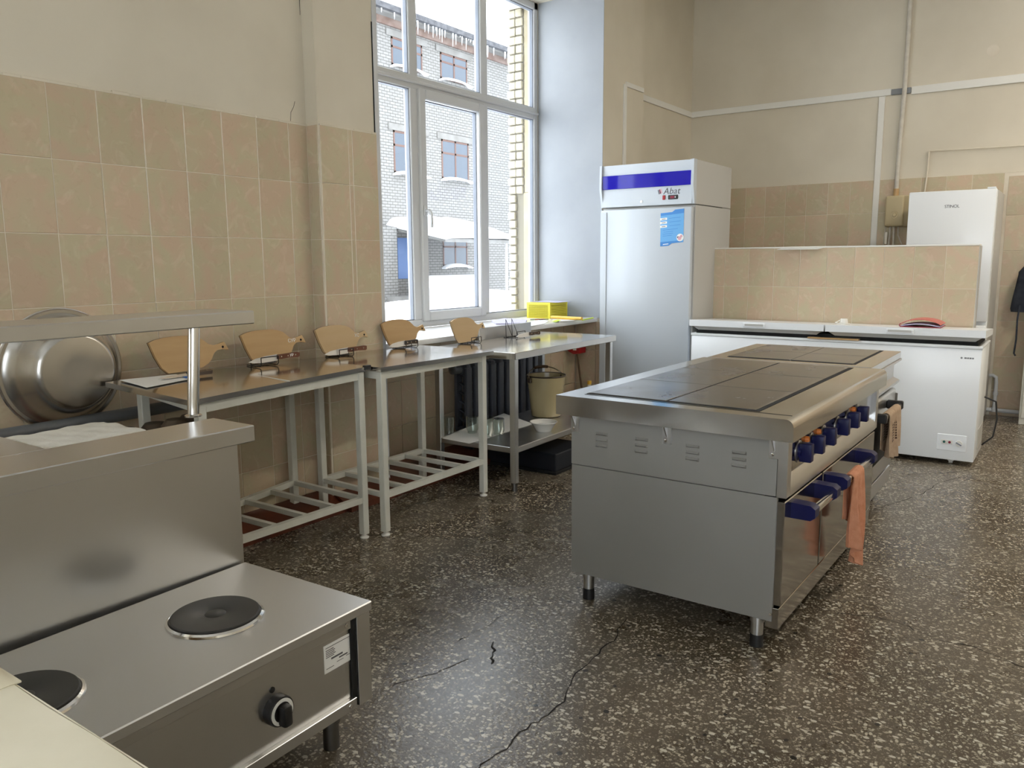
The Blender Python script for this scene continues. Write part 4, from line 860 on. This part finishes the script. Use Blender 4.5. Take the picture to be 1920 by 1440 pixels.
# a towel over each handle
def towel(name, label, m, yc, w, xbar, zbar, front, back, seed, taper=.0, twist=0, xoff=.017):
    random.seed(seed); ph = [random.uniform(0, 6) for _ in range(6)]
    tot = front+back
    def fn(u, v):
        s = v*tot; r = xoff
        arc = math.pi*r
        if s < back: x, z = xbar-r, zbar-(back-s)
        elif s < back+arc: a = (s-back)/r; x, z = xbar-r*math.cos(a), zbar+r*math.sin(a)
        else: x, z = xbar+r, zbar-(s-back-arc)
        hang = max(0, zbar-z); amp = .0008+.13*hang
        k = 1-taper*hang/front
        y = yc+(u-.5)*w*k+twist*hang
        x += (amp*.45*math.sin(u*17+ph[0]+hang*3)+amp*.30*math.sin(u*29+ph[1]-hang*5)) * (1 if x > xbar else .3)
        x = max(x, xbar-.03) if s < back else x
        z -= .03*math.sin(u*5+ph[2])*hang/front + (.06*max(0, math.sin(u*3.1+ph[3])) * hang/front if s > back else 0)
        return Vector((x, y, z))
    b = B(); b.grid(28, 44, fn, .004); return one(b, name, m, label, 'towel')
q = PX(1608, 890, -.70)
towel('towel', 'peach cloth hanging from the handle of the six plate range', 'peach', 3.47, .17, -.701, .514, .40, .20, 5, .15, .10, .0212)
tw = towel('towel', 'beige printed cloth hanging from the black bracketed oven handle', 'printed', 4.545, .30, -.754, .599, .29, .19, 11, .25, 0, .0220)
# ------------------------------------------------------------------ tall upright fridge
fr = thing('upright_fridge', 'tall white commercial fridge with a blue header panel', 'fridge', (-2.97, 6.54, 0))
fx0, fx1, fy, fz = -3.390, -2.548, 6.12, 2.188; fyb = 6.96
hz = PY(1210, 388, fy).z
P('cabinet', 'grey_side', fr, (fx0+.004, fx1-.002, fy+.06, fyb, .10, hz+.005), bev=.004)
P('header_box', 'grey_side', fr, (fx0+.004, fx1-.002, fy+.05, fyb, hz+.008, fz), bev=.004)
b = B(); b.prism([(fx0, fy+.03, hz+.01), (fx0, fy-.005, hz+.16), (fx0, fy+.0, fz), (fx0, fy+.06, fz), (fx0, fy+.06, hz+.01)], (.02, 0, 0)); b.out('header_cheek', 'fridge_white', fr)
b = B(); b.prism([(fx1-.022, fy+.03, hz+.01), (fx1-.022, fy-.005, hz+.16), (fx1-.022, fy+.0, fz), (fx1-.022, fy+.06, fz), (fx1-.022, fy+.06, hz+.01)], (.022, 0, 0)); b.out('header_cheek', 'fridge_white', fr)
P('header_panel', 'fridge_white', fr, (fx0+.02, fx1-.022, fy+.020, fy+.06, hz+.012, fz-.002))
u0, u1 = PY(1200, 352, fy+.014).z, PY(1200, 326, fy+.014).z
P('blue_panel', 'blue_panel', fr, (fx0+.022, fx1-.024, fy+.0085, fy+.021, u0, u1), bev=.002)
dr = P('door', 'fridge_white', fr, (fx0+.012, fx1-.012, fy, fy+.055, .12, hz-.012), bev=.008, seg=2)
P('handle_strip', 'fridge_white', dr, (fx0+.014, fx0+.075, fy-.006, fy+.002, .14, hz-.03), bev=.004)
P('gasket', 'gasket', fr, (fx0+.02, fx1-.02, fy+.054, fy+.061, .12, hz-.01))
P('seam', 'gap', fr, (fx1-.003, fx1-.0012, fy+.055, fyb-.2, hz+.0045, hz+.0085)); P('plinth', 'steel_dark', fr, (fx0+.03, fx1-.03, fy+.08, fyb, .0, .10))
ty = fy+.0195
q = PY(1259, 358.5, ty); text('brand_lettering', 'Abat', .072, 'print_grey', fr, Vector((q.x, ty, q.z)), RY, .001, .25, space=1.05)
for k, m in enumerate(('print_grey', 'dark_red', 'rose')):
    e = PY(1235+k*2.4, 361-k*1.0, ty); b = B(); b.prism([(e.x-.008, ty, e.z+.018), (e.x-.001, ty, e.z+.022), (e.x+.010, ty, e.z-.012), (e.x+.003, ty, e.z-.016)], (0, -.001, 0)); b.out('brand_emblem', m, fr)
e = PY(1245, 370.5, ty); P('power_switch', 'red', fr, (e.x-.012, e.x+.012, ty-.006, ty, e.z-.018, e.z+.018), bev=.003)
e = PY(1262, 369.5, ty); d0 = P('display_bezel', 'black', fr, (e.x-.042, e.x+.042, ty-.006, ty, e.z-.017, e.z+.017), bev=.004); P('display', 'dark_red', d0, (e.x-.022, e.x+.012, ty-.0068, ty-.005, e.z-.010, e.z+.010)); P('display_key', 'print_white', d0, (e.x+.018, e.x+.024, ty-.0068, ty-.005, e.z-.006, e.z+.006))
e = PY(1203, 378, ty); b = B(); b.lathe([(.010, 0), (.010, .006), (0, .006)], (e.x, ty, e.z), axis='-y', n=16); b.out('lock', 'chrome', fr)
# poster stuck on the fridge door
py_ = fy-.0012
c0, c1, c2, c3 = PY(1239, 396, py_), PY(1283, 391, py_), PY(1281, 458, py_), PY(1238, 462, py_)
po = thing('information_poster', 'blue information sticker on the door of the tall fridge', 'poster', (c0.x, py_, c3.z))
def Q(u, v, dy=0): p = (c0.lerp(c1, u)).lerp(c3.lerp(c2, u), v); return Vector((p.x, py_-dy, p.z))
def pq_(name, m, uv, dy=.0006, th=.0006, par=None): b = B(); b.prism([Q(u, v, dy-th) for u, v in uv], (0, -th, 0)); return b.out(name, m, par or po)
pq_('sheet', 'poster_blue', ((0, .06), (.5, .06), (.62, 0), (1, 0), (1, 1-.06), (.5, 1-.06), (.38, 1), (0, 1)), .001, .001)
pq_('header_band', 'poster_dark', ((0, .06), (.5, .06), (.62, 0), (1, 0), (1, .12), (0, .14)), .0016)
pq_('footer_band', 'poster_dark', ((0, .88), (.66, .88), (.9, .90), (1, .93), (.5, .94), (.38, 1), (0, 1)), .0016)
for v in (.20, .305, .41): pq_('white_tab', 'print_white', ((-.02, v), (.28, v), (.28, v+.065), (-.02, v+.065)), .0018); pq_('tab_print', 'print_grey', ((.05, v+.028), (.22, v+.026), (.22, v+.042), (.05, v+.044)), .0022)
for v, u0_, u1_ in ((.225, .36, .86), (.33, .38, .88), (.435, .38, .86), (.54, .1, .75), (.60, .14, .55), (.655, .1, .55), (.71, .1, .5)): pq_('print_line', 'poster_dark', ((u0_, v), (u1_, v-.004), (u1_, v+.008), (u0_, v+.012)), .0018)
pq_('footer_print', 'print_white', ((.12, .945), (.36, .94), (.36, .96), (.12, .965)), .0022)
cc = Q(.86, .80); rr = .030
b = B(); b.lathe([(rr, 0), (rr, .0022), (0, .0022)], (cc.x, py_, cc.z), axis='-y', n=28); pi = b.out('round_picture', 'print_white', po)
b = B(); b.lathe([(.015, .0022), (.015, .003), (0, .003)], (cc.x-.004, py_, cc.z-.006), axis='-y', n=16); b.lathe([(.011, .0022), (.011, .003), (0, .003)], (cc.x+.010, py_, cc.z+.010), axis='-y', n=16); b.out('picture_motif', 'rose', pi)
b = B(); b.lathe([(.008, .0022), (.008, .0028), (0, .0028)], (cc.x-.018, py_, cc.z+.002), axis='-y', n=12); b.out('picture_spot', 'print_grey', pi)  # small grey printed spot in the round picture
# ------------------------------------------------------------------ chest freezer
cf = thing('chest_freezer', 'long white chest freezer with two lids against the low tiled wall', 'freezer', (-1.47, 6.25, 0))
zx0, zx1, zy0, zy1 = -2.515, -.484, 6.08, 6.60
P('body', 'white_metal', cf, (zx0, zx1, zy0, zy1, .036, .803), bev=.006, seg=2)
P('top_trim', 'white_metal', cf, (zx0-.004, zx1+.004, zy0-.006, zy1, .803, .823), bev=.004)
P('gasket_gap', 'gap', cf, (zx0+.03, zx1-.03, zy0+.03, zy1-.01, .823, .858))
for a, c in ((zx0-.012, -1.492), (-1.482, zx1+.014)):
    b = B(); b.hexa([(a, zy0-.022, .880), (c, zy0-.022, .880), (c, zy1, .862), (a, zy1, .862), (a, zy0-.022, .930), (c, zy0-.022, .930), (c, zy1, .905), (a, zy1, .905)]); ld = b.out('lid', 'white_metal', cf)
    b = B(); b.hexa([(a+.06, zy0+.02, .850), (c-.06, zy0+.02, .850), (c-.06, zy1-.02, .850), (a+.06, zy1-.02, .850), (a+.015, zy0-.005, .882), (c-.015, zy0-.005, .882), (c-.015, zy1-.01, .870), (a+.015, zy1-.01, .870)]); b.out('lid_liner', 'grey_side', ld)
    h0 = PY(1394 if a < -2 else 1662, 612, zy0-.022).x; h1 = PY(1434 if a < -2 else 1713, 620, zy0-.022).x
    P('handle', 'white_metal', ld, (h0, h1, zy0-.030, zy0-.021, .888, .918), bev=.003); P('handle_recess', 'grey_side', ld, (h0+.012, h1-.012, zy0-.0312, zy0-.0295, .897, .914))
    for x in (a+.3, c-.3): P('hinge', 'grey_side', ld, (x-.04, x+.04, zy1-.01, zy1+.012, .80, .90), bev=.003)
q0, q1 = PY(1758, 812, zy0), PY(1811, 850, zy0)
cp = P('control_panel', 'white_metal', cf, (q0.x, q1.x, zy0-.004, zy0+.002, q1.z+.006, q0.z), bev=.003)
zm = (q0.z+q1.z)/2+.004
P('lamp_recess', 'bowl', cp, (q0.x+.025, q0.x+.095, zy0-.006, zy0-.003, zm-.012, zm+.016), bev=.001)
for x, m in ((q0.x+.044, 'green_lamp'), (q0.x+.077, 'dark_red')): b = B(); b.lathe([(.0085, 0), (.0085, .005), (0, .005)], (x, zy0-.004, zm+.002), axis='-y', n=14); b.out('lamp', m, cp)
b = B(); b.lathe([(.021, 0), (.020, .012), (0, .012)], (q0.x+.133, zy0-.004, zm-.002), axis='-y', n=24); dl = b.out('thermostat_dial', 'bowl', cp)
b = B(); b.box(-.019, .019, -.006, 0, -.004, .004, bev=.001); b.bm.transform(Matrix.Translation((q0.x+.133, zy0-.016, zm-.002)) @ Matrix.Rotation(.5, 4, 'Y')); b.out('dial_grip', 'gasket', dl)
e = PY(1803, 671, zy0); b = B(); b.lathe([(.007, 0), (.007, .001), (0, .001)], (e.x, zy0, e.z), axis='-y', n=6); b.out('brand_emblem', 'clip', cf)
for k, (a, c) in enumerate(((.016, .030), (.033, .043), (.046, .058), (.061, .072))): P('brand_lettering', 'clip', cf, (e.x+a, e.x+c, zy0-.001, zy0+.001, e.z-.005, e.z+.005))
for x in (zx0+.12, zx1-.14):
    for y in (zy0+.07, zy1-.07):
        b = B(); b.cyl((x-.012, y, .018), (x+.012, y, .018), .018, n=16); b.box(x-.018, x+.018, y-.02, y+.02, .02, .040); b.out('castor', 'bowl', cf)
P('side_grille', 'grey_side', cf, (zx1-.001, zx1+.003, zy0+.14, zy1-.05, .10, .24))
b = B(); b.box(-1.605, -1.25, zy0-.018, zy0+.025, .8235, .834); one(b, 'wooden_slat', 'wood', 'thin wooden slat wedged between the freezer lids and body', 'slat')
# things on the freezer
e = PY(1582, 607, 6.36); lz = lambda y: .930-.025*(y-(zy0-.022))/(zy1-zy0+.022)
pg = thing('socket_plug', 'white plug with a curled cord on the freezer lid', 'plug', (e.x, 6.36, lz(6.36)))
b = B(); b.lathe([(.0, 0), (.030, 0), (.030, .012), (.026, .036), (.022, .040), (0, .040)], (e.x, 6.36, lz(6.36)+.001), n=20); b.out('body', 'bowl', pg)
b = B(); b.tube([(e.x+.02, 6.34, lz(6.36)+.008), (e.x+.05, 6.32, lz(6.36)+.006), (e.x+.03, 6.28, lz(6.28)+.006), (e.x-.03, 6.28, lz(6.28)+.006), (e.x-.05, 6.32, lz(6.32)+.01), (e.x-.02, 6.34, lz(6.36)+.03)], .0045, 8); b.out('cord', 'bowl', pg)
bk_ = thing('binder', 'pink and maroon folder stuffed with papers on the freezer lid', 'folder', (-.885, 6.34, lz(6.26)))
a, c = PY(1688, 612, 6.22).x, PY(1765, 612, 6.22).x; zb = lz(6.22)+.002
P('lower_cover', 'maroon', bk_, (a, c, 6.20, 6.44, zb, zb+.004))
b = B(); b.grid(14, 4, lambda u, v: Vector((a+.006+(c-a-.012)*u, 6.205+.22*v, zb+.010+.016*math.sin(math.pi*u))), .006); b.out('papers', 'lilac', bk_)
b = B(); b.grid(18, 4, lambda u, v: Vector((a+(c-a)*u, 6.198+.24*v, zb+.022+.034*math.sin(math.pi*u)**.7)), .004); b.out('upper_cover', 'pink', bk_)
b = B(); b.tube([(a+.004, 6.20, zb+.003), (a-.004, 6.20, zb+.012), (a+.004, 6.20, zb+.024)], .004, 6); b.out('spine', 'maroon', bk_)
# paper on the partition
a, c = PY(1462, 463, YH), PY(1545, 461, YH); b = B(); b.hexa([(a.x, YH-.07, 1.476), (c.x-.03, YH-.07, 1.476), (c.x+.02, YH+.10, 1.5005), (a.x+.03, YH+.10, 1.5005), (a.x, YH-.07, 1.478), (c.x-.03, YH-.07, 1.478), (c.x+.02, YH+.10, 1.5025), (a.x+.03, YH+.10, 1.5025)]); one(b, 'paper_sheet', 'paper', 'white sheet overhanging the top of the low tiled wall', 'paper')
b = B(); pts = [Vector((-.47, 6.35, .45)), Vector((-.40, 6.36, .42)), Vector((-.385, 6.35, .30)), Vector((-.40, 6.33, .18)), Vector((-.46, 6.3, .12))]; b.tube(pts, .006, 8); cdo = one(b, 'power_cord', 'black', 'black cord curving out behind the chest freezer', 'cord')
# ------------------------------------------------------------------ household fridge behind the partition
sf = thing('household_fridge', 'white two door household fridge behind the low tiled wall', 'fridge', (-.92, 7.85, 0))
P('cabinet', 'white_metal', sf, (-1.222, -.590, 7.60, 8.22, .03, 1.945), bev=.006)
P('side_panel', 'grey_side', sf, (-.591, -.586, 7.61, 8.21, .03, 1.94))
P('upper_door', 'white_metal', sf, (-1.226, -.590, 7.545, 7.597, .885, 1.948), bev=.010, seg=2); P('lower_door', 'white_metal', sf, (-1.226, -.590, 7.545, 7.597, .06, .855), bev=.010, seg=2)
P('hinge_cap', 'white_metal', sf, (-.66, -.60, 7.55, 7.62, 1.948, 1.962), bev=.003)
q = PY(1785, 387, 7.544); text('brand_lettering', 'STINOL', .034, 'print_grey', sf, Vector((q.x, 7.5445, q.z)), RY, .0008, 0, space=.92)
# ------------------------------------------------------------------ cable trunking, conduit, junction box on the back wall
def trunk(label, *boxes): 
    b = B()
    for q in boxes: b.box(*q, bev=.002)
    return one(b, 'cable_trunking', 'trunk', label, 'trunking')
trunk('long horizontal white cable trunking on the back wall running into the corner', (-3.49, -1.555, YB-.018, YB, 2.886, 2.944))
trunk('horizontal white cable trunking on the back wall right of the conduit', (-1.385, 1.4, YB-.018, YB, 2.872, 2.940))
trunk('vertical white cable trunking dropping from the long horizontal run', (-1.655, -1.603, YB-.018, YB, 1.10, 2.884))
trunk('cable trunking on the window wall running into the back corner', (XL, XL+.018, 6.985, YB-.02, 2.885, 2.94))
trunk('cable trunking turning down the pier beside the tall fridge', (XP, XP+.014, 6.60, 6.95, 2.915, 2.955), (XP, XP+.018, 6.565, 6.605, 1.95, 2.93))
b = B(); b.box(-1.553, -1.388, YB-.022, YB, 2.884, 2.936, bev=.004); one(b, 'trunking_coupler', 'clip', 'grey coupler between two lengths of wall trunking', 'coupler')
b = B(); b.tube([(-1.442, YB-.03, CEIL), (-1.438, YB-.03, 3.3), (-1.440, YB-.03, 2.93), (-1.452, YB-.03, 2.5), (-1.456, YB-.028, 2.03)], .020, 12); one(b, 'conduit_pipe', 'conduit', 'chipped painted conduit pipe running down to the beige box', 'pipe')
b = B(); b.tube([(-1.205, YB-.0215, 2.36), (-1.21, YB-.0215, 2.12), (-1.228, YB-.0215, 1.9)], .008, 6); b.tube([(-1.205, YB-.0215, 2.36), (-.9, YB-.0215, 2.352), (-.4, YB-.0215, 2.345), (.9, YB-.0215, 2.32)], .007, 6); one(b, 'painted_cable', 'plaster', 'thin cable painted over on the back wall above the household fridge', 'cable')
jb = thing('junction_box', 'beige plastic electrical box on the tiled back wall beside the household fridge', 'box', (-1.43, YB-.06, 1.68))
q0, q1 = PY(1661, 368, 8.19), PY(1692, 424, 8.19)
P('back_plate', 'beige_box', jb, (q0.x+.01, q1.x+.035, 8.235, YB-.008, q1.z-.005, q0.z+.005), bev=.006)
P('cover', 'beige_box', jb, (q0.x, q1.x, 8.185, 8.236, q1.z, q0.z), bev=.016, seg=3)
e = PY(1677, 403, 8.185); b = B(); b.lathe([(.036, 0), (.034, .003), (.018, .001), (.014, .012), (0, .013)], (e.x, 8.185, e.z), axis='-y', n=24); b.out('dial', 'beige_box', jb)
b = B(); b.cyl((-1.456, YB-.03, q0.z), (-1.456, YB-.03, 2.04), .024, n=12); b.out('gland', 'wood', jb)
b = B()
for k, (dx, ex) in enumerate(((-.06, -.075), (-.02, -.03), (.01, .015), (.045, .11))): b.tube([(-1.46+dx, 8.24, q1.z+.01), (-1.46+dx*1.1, 8.235, q1.z-.08), (-1.46+ex, 8.24, q1.z-.22), (-1.46+ex*1.1, 8.245, 1.2)], .010 if k in (1, 2) else .005, 8)
b.out('cables', 'conduit', jb)
P('shield', 'alu', jb, (-1.52, -1.50, 8.225, 8.245, q1.z-.16, q1.z-.05))
b = B(); e0 = PY(1693, 424, YB-.010); b.prism([(e0.x, YB-.013, e0.z), (e0.x+.14, YB-.013, e0.z), (e0.x+.07, YB-.013, e0.z+.122)], (0, -.002, 0)); ws = thing('warning_sign', 'yellow warning triangle on the tiles behind the household fridge', 'sign', (e0.x+.07, YB-.014, e0.z)); b.out('border', 'black', ws)
b = B(); b.prism([(e0.x+.016, YB-.0152, e0.z+.009), (e0.x+.124, YB-.0152, e0.z+.009), (e0.x+.07, YB-.0152, e0.z+.104)], (0, -.001, 0)); b.out('field', 'yellow', ws)
e = PY(1862, 95, YB); b = B(); b.lathe([(.045, 0), (.05, .001), (.048, .0015), (.03, .002), (0, .001)], (e.x, YB-.0005, e.z), axis='-y', n=20); b.out('plaster_scar', 'grout', wb)
# water pipe low on the back wall
b = B(); b.tube([(-.62, YB-.05, .36), (-.56, YB-.05, .365), (-.535, YB-.05, .35), (-.53, YB-.05, .30), (-.53, YB-.05, .10), (-.53, YB-.05, .06)], .016, 10); b.tube([(-.75, YB-.05, .055), (-.34, YB-.05, .052)], .018, 10); b.cyl((-.53, YB-.05, .19), (-.53, YB-.05, .22), .022, n=12); b.cyl((-.53, YB-.05, .04), (-.53, YB-.05, .075), .026, n=12)
one(b, 'water_pipe', 'pvc', 'white plastic water pipe along the foot of the back wall', 'pipe')
# white cupboard and dark coat at the frame edge
cu = thing('low_cupboard', 'white low cupboard against the back wall under the dark coat', 'cupboard', (.05, 8.08, 0))
P('body', 'white_paint', cu, (-.325, .40, 7.93, 8.28, 0, .90), bev=.004); P('top', 'white_paint', cu, (-.335, .41, 7.92, 8.285, .90, .925), bev=.003)
for a, c in ((-.31, .04), (.05, .39)): d_ = P('door', 'white_paint', cu, (a, c, 7.915, 7.93, .06, .88), bev=.003); P('handle', 'chrome', d_, ((a+c)/2-.01, (a+c)/2+.01, 7.90, 7.915, .60, .70))
def coat(u, v):
    a = u*2*math.pi; z = 1.45-.51*v; w = .10+.13*min(1, v*3)+.03*v
    if v > .97: w *= .97
    return Vector((-.20+w*math.cos(a)*(1+.05*math.sin(5*a+v*4)), 8.16+.075*math.sin(a)*(1+.1*math.sin(4*a)), z))
ct = thing('coat', 'dark navy work coat hanging above the white cupboard', 'coat', (-.2, 8.16, .92))
b = B(); b.grid(40, 18, coat); b.out('body', 'navy_cloth', ct)
b = B(); b.lathe([(0, 0), (.09, 0), (.05, .05), (.02, .07), (0, .07)], (-.2, 8.17, 1.44), n=16); b.out('collar', 'navy_cloth', ct)
b = B(); b.tube([(-.395, 8.05, 1.0), (-.40, 7.99, .88), (-.395, 7.96, .72), (-.402, 7.96, .60), (-.39, 7.96, .58)], .007, 6); b.out('belt', 'navy_cloth', ct)
# ------------------------------------------------------------------ cream cloth table at the near left corner
ft = thing('covered_table', 'table under a cream oilcloth beside the low stove', 'table', (-1.15, -.1, 0))
P('tabletop', 'wood', ft, (-1.88, -.42, -.62, .45, .765, .790)); P('leg', 'wood', ft, *[(x-.025, x+.025, y-.025, y+.025, 0, .766) for x in (-1.8, -.5) for y in (-.55, .30)][:1])
for x, y in ((-1.8, .30), (-.5, -.55), (-.5, .30)): P('leg', 'wood', ft, (x-.025, x+.025, y-.025, y+.025, 0, .766))
def oil(u, v):
    X0, X1, Y0, Y1 = -1.90, -.40, -.64, .468
    x = X0-.02+(X1-X0+.04)*u; y = Y0-.02+(Y1-Y0+.04)*v; z = .7945+.0012*math.sin(x*23+y*11)+.001*math.sin(y*31)
    if x < X0: x, z = X0, z
    return Vector((min(max(x, X0), X1), min(max(y, Y0), Y1), z))
b = B(); b.grid(50, 40, oil, .0025)
b.grid(40, 6, lambda u, v: Vector((-1.90+1.5*u, .468+.004+.008*math.sin(u*40)*v, .794-.16*v)), .002)
b.grid(6, 30, lambda u, v: Vector((-.40+.004+.006*math.sin(v*40)*u, -.64+1.108*v, .794-.16*u)), .002); b.grid(6, 30, lambda u, v: Vector((-1.90-.004, -.64+1.108*v, .794-.16*u)), .002)
b.grid(40, 6, lambda u, v: Vector((-1.90+1.5*u, -.644, .794-.16*v)), .002)
q = PZ(14, 1248, .80)
b.out('oilcloth', 'cream_cloth', ft)
b = B(); b.grid(10, 8, lambda u, v: Vector((q.x-.06+.12*u, .468-.035+.045*v, .7975+.022*math.sin(math.pi*u)*math.sin(math.pi*min(1, v*1.1))**.8)), .0025); b.out('cloth_fold', 'cream_cloth', ft)
